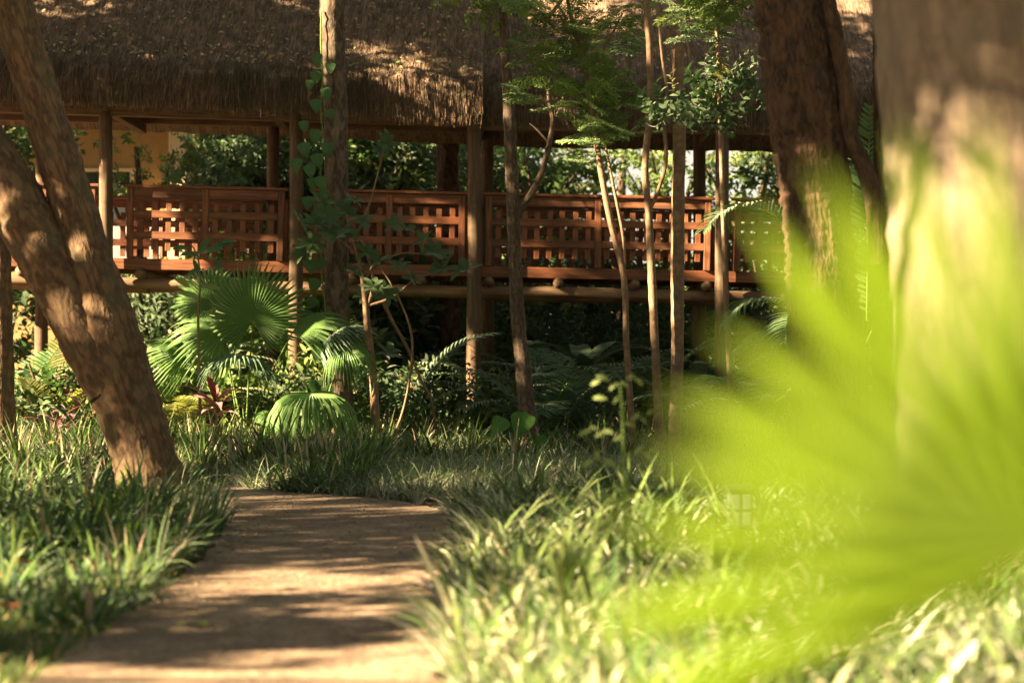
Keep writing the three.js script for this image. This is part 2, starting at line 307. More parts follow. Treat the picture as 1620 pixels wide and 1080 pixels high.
  const roof = (x0, x1, lip, z0, sd) => {
    // profile from the front lip up to the ridge and down to the back lip: [back, up]
    const prof = [[0.30, 0.06], [0.12, -0.02], [0.0, 0.0], [-0.03, 0.12], [-0.02, 0.3], [0.03, 0.46], [0.12, 0.58], [0.28, 0.70], [0.6, 0.98], [1.1, 1.48], [1.6, 2.0], [2.1, 2.45], [2.45, 2.62], [2.8, 2.45], [3.6, 1.6], [4.4, 0.75], [4.75, 0.45], [4.8, 0.2], [4.6, 0.12], [4.2, 0.35], [3.4, 1.2], [2.45, 2.1], [1.5, 1.15], [0.7, 0.35]];
    const g = new Geo(), nx = Math.round((x1 - x0) / 0.09), P = prof.length; let run = [0]; for (let k = 1; k <= P; k++) { const [a, b] = prof[k - 1], [c, d] = prof[k % P]; run[k] = run[k - 1] + Math.hypot(c - a, d - b); }
    const pos = (x, k) => { const [b, u] = prof[k % P], n = fbm(x * 0.11 + 30, k * 0.13 + sd, 60, 60, 4, sd) - 0.5, e = 0.05 * n, f = k >= 1 && k <= 5 ? 0.045 * (vn(x * 9, k * 2 + sd) - 0.5) : 0.03 * (vn(x * 5, k * 2.3 + sd) - 0.5); return V(x, lip(x) + u + e + f, z0 - b + e * 1.5 + f); };
    for (let i = 0; i <= nx; i++) { const x = lerp(x0, x1, i / nx); for (let k = 0; k <= P; k++) { const p = pos(x, k); g.v(p.x, p.y, p.z, x / 1.0, run[k]); } }
    for (let i = 0; i < nx; i++) for (let k = 0; k < P; k++) { const a = i * (P + 1) + k; g.q(a, a + P + 1, a + P + 2, a + 1); }
    for (const i of [0, nx]) { const x = i ? x1 : x0, c = prof.map(([b, u]) => new THREE.Vector2(b, u)), f = THREE.ShapeUtils.triangulateShape(c, []), b0 = g.p.length / 3; prof.forEach(([b, u]) => g.v(x, lip(x) + u, z0 - b, b, u)); f.forEach(([a, b, d]) => i ? g.t(b0 + a, b0 + b, b0 + d) : g.t(b0 + a, b0 + d, b0 + b)); }
    const r = mesh('thatch_roof', g.build(), M.thatch, walk);
    const L = [], q = new THREE.Quaternion(), m4 = () => new THREE.Matrix4(), W = x1 - x0;
    const tint = (x = 0, h = 0) => { const ms = smooth(0.52, 0.75, vn(x * 1.3 + sd * 3, h * 1.2 + 5) * 0.7 + 0.3 * vn(x * 7, h * 3 + 9)); const c0 = tint0(); return c0.lerp(lin(0.05, 0.055, 0.025), ms * 0.65 * (R() < 0.75 ? 1 : 0.2)); };
    const tint0 = () => { const k = Math.pow(R(), 1.4), d = rr(0.55, 1.1); return lin(lerp(0.085, 0.38, k) * d, lerp(0.056, 0.26, k) * d, lerp(0.041, 0.175, k) * d); };
    // fringe
    for (let n = 0; n < W * 1150; n++) {
      const x = rr(x0, x1), t = R(), h = lerp(0.03, 0.64, t), kk = h < 0.46 ? 2 + h / 0.46 * 3 : 5 + (h - 0.46) / 0.2 * 1.6, k0 = Math.floor(kk), a = pos(x, k0), b = pos(x, k0 + 1), p = a.lerp(b, kk - k0);
      const len = rr(0.12, 0.34) * (h < 0.2 ? 0.55 : 1), back = h > 0.46 ? 0.5 : h > 0.3 ? 0.12 : 0;
      q.setFromEuler(new THREE.Euler(-back + rr(-0.22, 0.08), 0, rr(-0.12, 0.12) + 0.05 * Math.sin(x * 3)));
      q.multiply(new THREE.Quaternion().setFromAxisAngle(V(0, 1, 0), rr(-1.2, 1.2)));
      L.push([m4().compose(p.add(V(0, 0, 0.012)), q.clone(), V(rr(0.006, 0.012), len, rr(0.006, 0.012))), tint(x, h)]);
    }
    for (let n = 0; n < W * 420; n++) {   // ragged tips below the lip
      const x = rr(x0, x1), z = z0 - rr(-0.02, 0.16);
      q.setFromEuler(new THREE.Euler(rr(-0.2, 0.1), rr(-1, 1), rr(-0.14, 0.14)));
      L.push([m4().compose(V(x, lip(x) + rr(0.03, 0.14), z), q.clone(), V(rr(0.006, 0.011), rr(0.06, 0.17), 0.009)), tint()]);
    }
    copies('thatch_fringe', strawG, M.straw, L, walk);
    const S = [];
    for (let n = 0; n < W * 900; n++) {   // straw on the slope
      const x = rr(x0, x1), kk = rr(6, 9.9), k0 = Math.floor(kk), p = pos(x, k0).lerp(pos(x, k0 + 1), kk - k0);
      q.setFromEuler(new THREE.Euler(-0.82 + rr(-0.22, 0.02), 0, 0)).multiply(new THREE.Quaternion().setFromAxisAngle(V(0, 0, 1), rr(-0.35, 0.35)));
      S.push([m4().compose(p.add(V(0, 0.012, 0.012)), q.clone(), V(rr(0.006, 0.012), rr(0.05, 0.2), 0.008)), tint(x, kk)]);
    }
    copies('thatch_surface', strawG, M.straw, S, walk);
    return pos;
  };
  const lipA = (x) => 4.756 - 0.04 * (x + 6.2), lipB = (x) => 4.54 - 0.02 * (x - 0.8);
  const posA = roof(-9.6, -0.41, lipA, 0.8, 11), posB = roof(-0.75, 9.6, lipB, 0.2, 17);
  // litter on the roof
  const lf = new Geo(); lf.blade(V(0, 0, 0), V(0, 1, 0), V(0, 0, 1), 1, 0.55, { seg: 3, bend: 0.5, fold: 0.25 }); const lg = lf.build(), L = [];
  for (let n = 0; n < 950; n++) { const A = R() < 0.62, x = A ? rr(-7.5, -0.5) : rr(-0.1, 5.5), kk = rr(6.6, 9.7), k0 = Math.floor(kk), f = A ? posA : posB, p = f(x, k0).lerp(f(x, k0 + 1), kk - k0).add(V(0, 0.035, -26.97)); const q = new THREE.Quaternion().setFromEuler(new THREE.Euler(-0.85 + rr(-0.4, 0.4), rr(-0.5, 0.5), rr(0, 6.28))); const k = R(); L.push([new THREE.Matrix4().compose(p, q, V(1, 1, 1).multiplyScalar(rr(0.04, 0.09))), k < 0.5 ? lin(0.42, 0.28, 0.17) : k < 0.85 ? lin(0.55, 0.46, 0.3) : lin(0.16, 0.26, 0.06)]); }
  tag(copies('roof_leaf_litter', lg, M.leaf, L, scene), 'scattered fallen leaves lying on the thatched roof', 'leaf litter', null, 'stuff');
  const twig = (pts, label) => { const w = pts.map(([px, py, kz]) => at(px, py, 26.5 + (105 - py) * 0.0075)); const t = thing('fallen_twig', label, 'twig', w[0]); mesh('stem', shift(tube(w.map((p, i) => [p, 0.012 * (1 - i / w.length * 0.6)]), { rad: 6, step: 0.06, lump: 0.1 }), w[0]), M.twig, t); return t; };
  twig([[112, 36], [128, 33], [145, 38], [160, 42], [166, 48]], 'dry forked twig lying on the thatch slope beside the leaning tree');
  twig([[65, 68], [72, 60], [84, 58], [96, 60]], 'short bent twig at the edge of the thatch slope');
  twig([[368, 82], [362, 96], [352, 108], [346, 120]], 'thin twig hanging over the shaggy edge of the thatch');
  twig([[712, 28], [722, 48], [716, 70], [735, 90]], 'thin crooked twig among fallen leaves on the thatch');
}

// ---------------------------------------------------------------- leaf shapes
const sprays = {};
function spray(kind) {
  if (sprays[kind]) return sprays[kind];
  reseed(kind.length * 17 + kind.charCodeAt(0));
  const g = new Geo();
  const [n, L, W, bend] = { broad: [9, 0.13, 0.07, 0.5], small: [14, 0.065, 0.035, 0.4], long: [9, 0.19, 0.05, 0.9], large: [6, 0.26, 0.16, 0.7] }[kind];
  for (let k = 0; k < n; k++) {
    const t = k / n, p = V(0, t * L * 2.6, 0.03 * Math.sin(t * 5)), a = k * 2.4;
    g.blade(p, V(Math.cos(a), rr(0.2, 0.9), Math.sin(a)), V(0, 1, 0), L * rr(0.75, 1.2), W * rr(0.8, 1.2), { seg: 3, bend, fold: 0.25 });
  }
  return sprays[kind] = g.build();
}
const GREEN = [[0.055, 0.125, 0.03], [0.08, 0.16, 0.035], [0.12, 0.19, 0.04], [0.05, 0.105, 0.035]];
const LIME = [[0.15, 0.24, 0.04], [0.12, 0.21, 0.04], [0.18, 0.25, 0.05], [0.10, 0.18, 0.04]];  // lightened greens: the look of sunlit foliage is put into the colour
const FEATHER = [[0.15, 0.28, 0.05], [0.18, 0.31, 0.05], [0.12, 0.23, 0.045]];
const DEEP = [[0.05, 0.105, 0.035], [0.06, 0.12, 0.04], [0.07, 0.135, 0.05]];  // darker greens: the look of shaded foliage is put into the colour
function foliage(name, parent, c, rad, nClump, per, kind, pal, size = 1, spread = 0.55, hollow = 0.5) {
  const L = [], up = V(0, 1, 0);
  for (let k = 0; k < nClump; k++) {
    const d = V(rr(-1, 1), rr(-1, 1), rr(-1, 1)); if (d.length() > 1) { k--; continue; }
    d.normalize().multiplyScalar(Math.pow(lerp(hollow, 1, R()), 0.8));
    const o = V(c.x + d.x * rad.x, c.y + d.y * rad.y, c.z + d.z * rad.z), col = pal[Math.floor(R() * pal.length)], fat = rr(0.6, 1.3);
    for (let j = 0; j < per; j++) {
      const e = V(rr(-1, 1), rr(-0.7, 0.7), rr(-1, 1)).multiplyScalar(spread * fat), dir = V(e.x + rr(-0.4, 0.4), rr(-0.5, 0.5), e.z + rr(-0.4, 0.4)).normalize();
      const q = new THREE.Quaternion().setFromUnitVectors(up, dir), k2 = rr(0.75, 1.3), y = R() < 0.04 ? 1 : 0;
      L.push([new THREE.Matrix4().compose(o.clone().add(e), q, V(1, 1, 1).multiplyScalar(size * rr(0.7, 1.25))), lin(col[0] * k2 + y * 0.12, col[1] * k2 + y * 0.08, col[2] * k2)]);
    }
  }
  return copies(name, spray(kind), M.leaf, L, parent);
}

// ---------------------------------------------------------------- trees with trunks in the picture
function tree(name, label, category, stems, m, opt = {}, group) {
  const base = stems[0][0][0].clone(); base.y = 0;
  const t = thing(name, label, category, base, group);
  stems.forEach((s, i) => mesh(i ? 'limb' : 'trunk', shift(tube(s, { s: i * 5 + (opt.s ?? 0), ...opt, ...(i ? { flare: 0 } : {}) }), base), m, t));
  for (const c of opt.crowns ?? []) foliage('crown', t, c[0].clone().sub(base), c[1], ...c.slice(2));
  return t;
}
const S = (d, list) => list.map(([px, py, w, dd = 0]) => [at(px, py, d + dd), w / 2 / 3000 * (d + dd)]);
reseed(21);
tree('leaning_tree', 'thick leaning forked tree with mottled brown bark beside the path', 'tree', [
  S(16.9, [[252, 825, 118], [243, 785, 106], [224, 710, 98], [196, 620, 104], [168, 520, 98], [141, 420, 80], [107, 300, 70], [70, 180, 66], [35, 70, 66], [5, -50, 62], [-50, -260, 54], [-100, -420, 40]]),
  S(16.85, [[178, 620, 80], [132, 530, 84], [84, 430, 88], [36, 340, 92], [-15, 255, 88], [-90, 140, 84], [-180, 0, 70], [-260, -180, 50]]),
], M.bark_mottled, { rad: 48, step: 0.05, lump: 0.045, flare: 0.35, s: 2, crowns: [[V(-6.5, 8.2, -16.5), V(3, 2, 3), 42, 14, 'broad', GREEN, 1.2]] });
tree('slim_trunk_tree', 'rough trunk cut by the picture edge behind the leaning tree', 'tree', [S(22, [[-2, 745, 52], [0, 650, 44], [0, 500, 38], [-4, 380, 36], [-20, 200, 34], [-40, 0, 32], [-60, -200, 28]])], M.bark_mottled, { rad: 18, step: 0.1, lump: 0.06, flare: 0.3, s: 8, crowns: [[V(-7.5, 8, -22), V(2.4, 1.8, 2.4), 15, 14, 'broad', GREEN, 1.2]] });
tree('vine_clad_tree', 'straight grey trunk rising before the thatch, wrapped by a heart-leaved vine', 'tree', [
  S(24, [[537, 725, 58], [536, 690, 46], [536, 600, 42], [532, 480, 39], [532, 350, 38], [531, 200, 37], [526, 80, 40], [524, 0, 42], [522, -150, 38], [525, -350, 30]]),
  S(24, [[524, -20, 26], [500, -160, 22], [460, -320, 16]])], M.bark_grey, { rad: 28, step: 0.06, lump: 0.05, ridge: 0.03, rf: 6, flare: 0.35, s: 4, crowns: [[V(-2.4, 9, -24), V(3, 2, 3), 46, 16, 'broad', GREEN, 1.2]] });
tree('speckled_tree', 'slender dark speckled trunk with a side branch forking at the railing', 'tree', [
  S(23.5, [[842, 730, 40], [838, 690, 31], [830, 610, 26], [819, 500, 22], [815, 420, 21], [811, 310, 21], [805, 170, 19], [797, 30, 15], [790, -100, 13], [780, -250, 10]]),
  S(23.5, [[813, 345, 15], [832, 318, 12], [852, 285, 11], [866, 240, 9], [874, 195, 8], [868, 140, 6], [880, 95, 4]]),
  S(23.5, [[868, 225, 4], [850, 205, 3], [838, 195, 2]]), S(23.5, [[872, 200, 4], [888, 165, 3], [893, 140, 2]]),
], M.bark_grey, { rad: 16, step: 0.08, lump: 0.05, s: 6, flare: 0.2, crowns: [[V(-0.6, 8.3, -23.5), V(2, 1.5, 2), 28, 12, 'broad', LIME, 1], [V(-0.3, 5.65, -22.8), V(0.75, 0.28, 0.5), 10, 7, 'small', LIME, 1.3, 0.2]] });
const feather = tree('feathery_tree', 'thin tan sapling with feathery green leaves bending before the thatch', 'tree', [
  S(22, [[1004, 738, 12], [998, 650, 11], [991, 540, 10], [987, 440, 10], [966, 350, 10], [947, 245, 10], [932, 140, 9], [918, 80, 8], [900, 10, 6], [890, -60, 5]]),
  S(22, [[988, 425, 6], [986, 375, 5], [972, 300, 5], [955, 215, 4], [945, 160, 3], [950, 90, 2]]),
  S(22, [[928, 115, 5], [960, 70, 4], [985, 20, 3]]), S(22, [[934, 150, 5], [900, 150, 4], [865, 150, 2]]), S(22, [[940, 200, 4], [970, 170, 3], [1000, 150, 2]]),
], M.bark_pale, { rad: 10, step: 0.08, lump: 0.06, s: 7 });
tree('pale_slim_tree', 'pale slim trunk with a thin stem forking from it at the railing', 'tree', [
  S(21, [[1046, 750, 18], [1044, 690, 15], [1037, 560, 13], [1031, 430, 13], [1026, 330, 11], [1021, 280, 11], [1023, 230, 11], [1029, 170, 11], [1028, 80, 11], [1023, -10, 11], [1020, -200, 9]]),
  S(21, [[1027, 335, 6], [1042, 300, 6], [1054, 255, 6], [1051, 195, 6], [1056, 150, 6], [1048, 90, 5], [1042, 20, 5], [1034, -60, 4]]),
], M.bark_pale, { rad: 14, step: 0.06, lump: 0.07, s: 9, crowns: [[V(1.5, 7.6, -21), V(1.8, 1.2, 1.8), 24, 12, 'broad', LIME, 1]] });
tree('pale_straight_tree', 'straight pale trunk about a hand wide with a cut stub high up', 'tree', [
  S(21.2, [[1064, 750, 26], [1067, 690, 20], [1072, 560, 20], [1072, 440, 21], [1073, 330, 21], [1075, 220, 20], [1073, 110, 19], [1078, 0, 16], [1080, -200, 14]]),
  S(21.2, [[1071, 85, 11], [1062, 65, 11], [1056, 47, 10]]), S(21.2, [[1080, 50, 7], [1090, 90, 5], [1086, 130, 3]]),
], M.bark_pale, { rad: 18, step: 0.07, lump: 0.06, s: 12, flare: 0.2, crowns: [[V(2, 8, -21.5), V(2, 1.4, 2), 26, 12, 'broad', LIME, 1]] });
tree('furrowed_tree', 'massive dark tree with deeply furrowed bark before the walkway', 'tree', [
  S(15, [[1330, 840, 165], [1322, 760, 140], [1312, 620, 124], [1303, 500, 114], [1296, 400, 108], [1287, 280, 112], [1272, 150, 122], [1250, 0, 112], [1228, -140, 105], [1200, -350, 90]]),
  S(14.75, [[1392, 420, 34], [1384, 320, 30], [1366, 260, 26], [1345, 205, 24], [1337, 130, 24], [1322, 50, 24], [1305, -30, 22]]),
  S(15.3, [[1394, 800, 30], [1392, 400, 22], [1390, 250, 15], [1388, 100, 13], [1386, -40, 12], [1380, -200, 10]]),
], M.bark_rough, { rad: 96, step: 0.03, lump: 0.06, ridge: 0.09, rf: 8, flare: 0.3, s: 15, crowns: [[V(1.6, 7.2, -15.5), V(2.5, 1.6, 2.5), 40, 13, 'broad', GREEN, 1.2]] });
{ const t = S(14.9, [[1205, 92, 5], [1240, 97, 5], [1275, 102, 4], [1300, 115, 4], [1326, 133, 4]]); const b = t[0][0]; const o = thing('bare_twig', 'pale bare twig caught across the furrowed trunk', 'twig', b); mesh('stem', shift(tube(t.map(([p, r], i) => [p.add(V(0, 0, 0.42)), r]), { rad: 6, step: 0.05, lump: 0.12 }), b), M.twig, o); }
tree('smooth_tree', 'very thick smooth tan trunk standing beyond the blurred fan palm', 'tree', [
  S(9.5, [[1608, 1010, 370], [1600, 900, 350], [1590, 760, 335], [1578, 560, 325], [1568, 360, 318], [1555, 180, 318], [1543, 0, 322], [1530, -160, 320], [1510, -500, 300], [1500, -900, 240]])], M.bark_smooth, { rad: 48, step: 0.1, lump: 0.02, s: 18, crowns: [[V(3.2, 8, -9), V(2.5, 1.6, 2.5), 24, 12, 'broad', GREEN, 1.2]] });
tree('dark_tree', 'dark straight trunk standing behind the walkway posts', 'tree', [S(31, [[715, 705, 44], [712, 600, 38], [711, 450, 36], [709, 300, 36], [706, 150, 36], [700, -50, 34]])], M.bark_dark, { rad: 16, step: 0.2, lump: 0.05, s: 19, flare: 0.3, crowns: [[V(-1.2, 9.6, -31), V(3, 2, 3), 40, 12, 'broad', GREEN, 1.2]] });
tree('branch_tree', 'slim brown forked stem carrying the glossy whorled shrub leaves', 'tree', [
  S(23.2, [[598, 735, 16], [596, 690, 14], [590, 600, 14], [581, 520, 12], [578, 480, 10], [572, 430, 8], [560, 380, 6], [548, 340, 4]]),
  S(23.2, [[579, 490, 7], [590, 450, 6], [580, 400, 5], [565, 375, 4], [520, 360, 3]]), S(23.2, [[578, 485, 6], [620, 470, 4], [660, 440, 4], [700, 430, 3], [735, 425, 2]]),
  S(23.2, [[575, 445, 5], [600, 415, 4], [640, 400, 3], [685, 405, 2]]), S(23.2, [[560, 380, 4], [585, 320, 3], [600, 265, 3], [612, 225, 2]]), S(23.2, [[562, 400, 4], [530, 375, 3], [490, 385, 2]]),
], M.bark_pale, { rad: 9, step: 0.06, lump: 0.1, s: 23 });

// feathery compound leaves
const bip = new Geo();
reseed(33);
{ for (let i = 0; i < 8; i++) for (const s of [-1, 1]) { const t = 0.12 + i * 0.11, pl = 0.42 * Math.sin(Math.PI * (0.2 + 0.75 * t)), o = V(0, t, 0.12 * t * t * -1), d = V(s * 0.86, 0.5, -0.25).normalize();
    for (let k = 0; k < 6; k++) for (const e of [-1, 1]) { const f = o.clone().addScaledVector(d, pl * (k + rr(0.3, 1)) / 6), n = V(-d.y * s, d.x * s, rr(-0.5, 0.5)).multiplyScalar(e * s).addScaledVector(d, rr(0.2, 0.9)); bip.blade(f, n, V(rr(-0.5, 0.5), 0, 1), 0.12 * rr(0.7, 1.25), 0.05, { seg: 2, bend: 0.2, fold: 0.1 }); } } }
const bipG = bip.build();
function feathers(t, list) {
  const L = [];
  for (const [px, py, d, rx, ry, n, pal] of list) for (let k = 0; k < n; k++) {
    const a = rr(0, 6.283), r = Math.sqrt(R()), p = at(px + Math.cos(a) * r * rx, py + Math.sin(a) * r * ry, d + rr(-0.5, 0.5)).sub(t.position), q = new THREE.Quaternion().setFromEuler(new THREE.Euler(rr(-1.9, -0.8), rr(0, 6.28), rr(-0.4, 0.4), 'YXZ')), c = pal[Math.floor(R() * pal.length)], k2 = rr(0.8, 1.3);
    L.push([new THREE.Matrix4().compose(p, q, V(1, 1, 1).multiplyScalar(rr(0.3, 0.52))), lin(c[0] * k2, c[1] * k2, c[2] * k2)]);
  }
  copies('crown', bipG, M.leaf, L, t);
}
feathers(feather, [[905, 75, 22, 70, 50, 38, LIME], [950, 150, 22, 60, 40, 32, FEATHER], [885, 130, 22.2, 55, 45, 20, FEATHER], [960, 190, 22, 45, 40, 18, FEATHER], [890, 20, 21.6, 70, 30, 24, LIME], [935, 225, 22, 50, 30, 10, FEATHER], [990, 50, 22, 40, 50, 10, FEATHER]]);
const f2 = tree('feathery_tree', 'feathery leaves tinted sunlit lime hanging beside the furrowed trunk, on a hidden thin stem', 'tree', [S(19, [[1165, 790, 10], [1150, 500, 8], [1140, 200, 7], [1135, 60, 6], [1120, -60, 5]]), S(19, [[1137, 90, 5], [1160, 120, 4], [1195, 140, 2]])], M.bark_pale, { rad: 8, step: 0.1, lump: 0.05, s: 25 });
feathers(f2, [[1130, 5, 19, 60, 45, 40, LIME], [1110, 45, 19, 35, 22, 10, GREEN], [1190, 10, 19, 40, 40, 14, GREEN]]);
foliage('leafy_twigs', f2, at(1150, 145, 19).sub(f2.position), V(0.34, 0.34, 0.3), 14, 4, 'broad', DEEP, 0.75, 0.12);
foliage('leafy_twigs', f2, at(1080, 170, 20.4).sub(f2.position), V(0.3, 0.16, 0.25), 8, 4, 'broad', DEEP, 0.75, 0.1);

// ---------------------------------------------------------------- trees outside the picture that shade the garden
reseed(41);
const SH = [[-12.5, -4.5, 6.3, 2.6, 5], [-11, -9.5, 6.0, 2.6, 12], [-13.5, -14, 7.4, 3.0, 34], [-17, -9, 9.2, 3.0, 22], [-11.5, -20, 7.5, 2.9, 30], [-15.5, -20.5, 10.5, 3.2, 26], [-18, -15, 10, 3.2, 24], [-9.2, -15, 6.4, 2.0, 22], [-10.5, -24.5, 10.4, 2.8, 38], [-7.4, -12.3, 5.4, 1.7, 8], [-9.8, -18, 10.5, 2.6, 24], [-14, -25, 9.2, 2.6, 44], [-7.6, -11, 9, 1.7, 44], [-9, -21.5, 11.8, 2.4, 32], [-10.5, -29.5, 7.6, 2.6, 54], [-15.5, -30, 9.6, 3, 24], [-12, -34, 9, 3, 24], [-10.5, -30.5, 11, 2.6, 22], [-8.4, -6, 8.4, 1.9, 27]];
for (const [x, z, h, r, n] of SH) {
  const t = thing('shade_tree', 'tall leafy tree standing beside the garden path', 'tree', V(x, 0, z), 'trees shading the garden');
  mesh('trunk', tube([[V(0, -0.1, 0), 0.22], [V(0.1, h * 0.4, 0), 0.17], [V(-0.1, h, 0.1), 0.08]], { rad: 10, step: 0.4, s: x & 15 }), M.bark_grey, t);
  for (let k = 0; k < 4; k++) { const a = k * 1.6 + x; mesh('limb', tube([[V(0.05, h * 0.55, 0), 0.08], [V(Math.cos(a) * r * 0.4, h * 0.85, Math.sin(a) * r * 0.4), 0.05], [V(Math.cos(a) * r * 0.8, h * 1.05, Math.sin(a) * r * 0.8), 0.02]], { rad: 7, step: 0.4, s: k }), M.bark_grey, t); }
  foliage('crown', t, V(0, h, 0), V(r, r * 0.62, r), n, 30, 'broad', GREEN, 1.45, 0.36, 0.25);
}

for (const [x, z, h] of [[-4.7, -8.2, 3.1], [-5.6, -10.6, 3.6], [-4.9, -12.6, 3.3]]) {
  const t = thing('dapple_shrub', 'added unseen shrub that breaks up the sunlight on the path', 'shrub', V(x, 0, z), 'added shrubs dappling the path');  // unseen shrubs added close by to throw crisp dapples on the path
  for (let k = 0; k < 4; k++) { const a = k * 1.57 + x; mesh('stem', tube([[V(0, -0.05, 0), 0.03], [V(Math.cos(a) * 0.3, h * 0.5, Math.sin(a) * 0.3), 0.022], [V(Math.cos(a) * 0.8, h, Math.sin(a) * 0.8), 0.01]], { rad: 7, step: 0.3, s: k }), M.bark_grey, t); }
  foliage('foliage', t, V(0, h * 0.8, 0), V(1.1, h * 0.4, 1.2), 11, 9, 'broad', GREEN, 1.1, 0.22, 0.2);
}
for (const [x, z, h, r] of [[7.5, -3, 3.6, 3], [9.5, -10, 4, 3.2], [10, -17, 4.2, 3.2], [11.5, -24.5, 4.5, 3.4], [4, 8, 3.6, 3], [9.5, 4.5, 3.8, 3.2], [-2.5, 9.5, 3.6, 3], [-9, 10.5, 3.8, 3.2], [1, 14, 5, 3.6], [14, -3, 6, 3.8], [14.5, -14, 6, 3.8]]) {
  const t = thing('sky_block_tree', 'added unseen bushy tree that holds skylight off the garden', 'tree', V(x, 0, z), 'added trees blocking skylight');  // unseen ring of trees added to block skylight from behind and the right
  mesh('trunk', tube([[V(0, -0.1, 0), 0.2], [V(0.1, h * 0.5, 0), 0.15], [V(-0.1, h * 1.2, 0.1), 0.06]], { rad: 10, step: 0.4, s: z & 15 }), M.bark_grey, t);
  foliage('crown', t, V(0, h, 0), V(r, h * 0.85, r), 90, 16, 'broad', GREEN, 1.6, 0.5, 0.3);
}

// ---------------------------------------------------------------- palms
function fanLeaf({ R: rad, n = 38, spread = 4.4, split = 0.42, droop = 0.3, tip = 0.5, pleat = 0.035, jag = 0.06, wide = 0.62, gap = 0.8, edge = 0.22 }) {
  const g = new Geo(), fr = [0.02, split * 0.5, split, lerp(split, 1, 0.25), lerp(split, 1, 0.5), lerp(split, 1, 0.78), 1];
  for (let i = 0; i < n; i++) {
    const da = spread / n, a = -spread / 2 + (i + 0.5) * da, Lr = rad * (1 - edge * Math.pow(Math.abs(a) / (spread / 2), 2)) * (1 + rr(-jag, jag)), sag = rr(0.6, 1.5), side = rr(-0.05, 0.05), rows = [];
    fr.forEach((f, k) => {
      const r = Lr * f, tt = f > split ? (f - split) / (1 - split) : 0, hw = (f <= split ? r : Lr * (split + (Math.min(f, wide) - split) * gap) * (f > wide ? 1 - Math.pow((f - wide) / (1 - wide), 1.2) : 1)) * Math.tan(da / 2);
      const z = -droop * rad * f * f - tip * rad * sag * tt * tt * 0.6, rr2 = r * (1 - 0.25 * tip * tt * tt), aa = a + side * tt;
      const sx = Math.sin(aa), cy = Math.cos(aa), pz = pleat * rad * Math.min(f / split, 1) * (1 - tt * 0.5);
      const P = (w, h) => g.v(sx * rr2 + cy * w, cy * rr2 - sx * w, z + h, 0.5 + w, f);
      rows.push([P(-hw, 0), P(0, pz), P(hw, 0)]);
    });
    for (let k = 0; k < fr.length - 1; k++) { const [A, B, C] = rows[k], [D, E, F] = rows[k + 1]; g.q(A, B, E, D); g.q(B, C, F, E); }
  }
  const flat = g.build().toNonIndexed(); flat.computeVertexNormals(); return flat;
}
function place(m, pos, axis, normal) {   // +y along axis, +z along normal
  const y = axis.clone().normalize(), z = normal.clone().addScaledVector(y, -normal.dot(y)).normalize(), x = V(0, 0, 0).crossVectors(y, z);
  m.matrix.makeBasis(x, y, z).setPosition(pos); m.matrix.decompose(m.position, m.quaternion, m.scale); return m;
}
function fanPalm(label, base, leaves, mt = M.fan, extra = {}, group) {
  const t = thing('fan_palm', label, 'palm', base, group);
  leaves.forEach(([hub, axis, normal, rad, opt = {}], i) => {
    const h = hub.clone().sub(base), o = mesh('leaf', fanLeaf({ R: rad, ...extra, ...opt }), opt.m ?? mt, t); place(o, h, axis, normal);
    const foot = V(rr(-0.06, 0.06), 0.0, rr(-0.06, 0.06)), mid = foot.clone().lerp(h, 0.5).add(V(0, 0.12 * h.length() * 0.5, 0));
    mesh('leaf_stalk', tube([[foot, 0.014], [mid, 0.011], [h, 0.008]], { rad: 7, step: 0.12, lump: 0.03 }), M.stalk, t);
  });
  return t;
}
reseed(52);
fanPalm('large fan palm with wide green leaves between the leaning tree and the vine-clad trunk', at(385, 716, 24.3).setY(0), [
  [at(400, 506, 23.6), V(0.05, 1, 0.12), V(-0.15, -0.1, 1), 0.8, { spread: 5.3, droop: 0.1, tip: 0.35, n: 48, split: 0.5 }],
  [at(352, 532, 23.9), V(-0.85, 0.35, 0.25), V(-0.2, 0.75, 0.6), 0.72, { droop: 0.3 }],
  [at(376, 570, 23.3), V(0.25, 0.35, 0.9), V(0.05, 0.95, -0.1), 0.62, { droop: 0.3, m: M.frond_blue }],
  [at(462, 526, 23.4), V(0.9, 0.5, 0.2), V(-0.3, 0.8, 0.5), 0.8, { spread: 2.2, n: 20, droop: 0.25, tip: 0.6 }],
  [at(335, 480, 24.6), V(-0.6, 0.8, -0.1), V(0.2, 0.2, 1), 0.7, { droop: 0.25 }],
  [at(290, 560, 24.4), V(-0.7, 0.5, 0.3), V(0, 0.8, 0.6), 0.55, { droop: 0.4 }],
]);
fanPalm('fan palm with drooping umbrella leaves in front of the slim forked stem', at(500, 722, 23.6).setY(0), [
  [at(492, 622, 22.9), V(0.25, -0.15, 0.95), V(0.05, 0.95, 0.28), 0.86, { droop: 0.32, tip: 1.0, spread: 5.2, n: 40, split: 0.36 }],
  [at(530, 534, 23.4), V(0.35, 0.45, 0.5), V(0.1, 0.85, 0.4), 0.55, { droop: 0.35, tip: 0.7, m: M.frond_blue }],
  [at(545, 548, 23.1), V(0.9, -0.1, 0.3), V(0.15, 0.9, 0.5), 0.5, { droop: 0.4, tip: 0.7 }],
  [at(440, 655, 23.6), V(-0.8, 0.2, 0.3), V(0, 0.9, 0.4), 0.45, { droop: 0.5, tip: 0.8 }],
]);
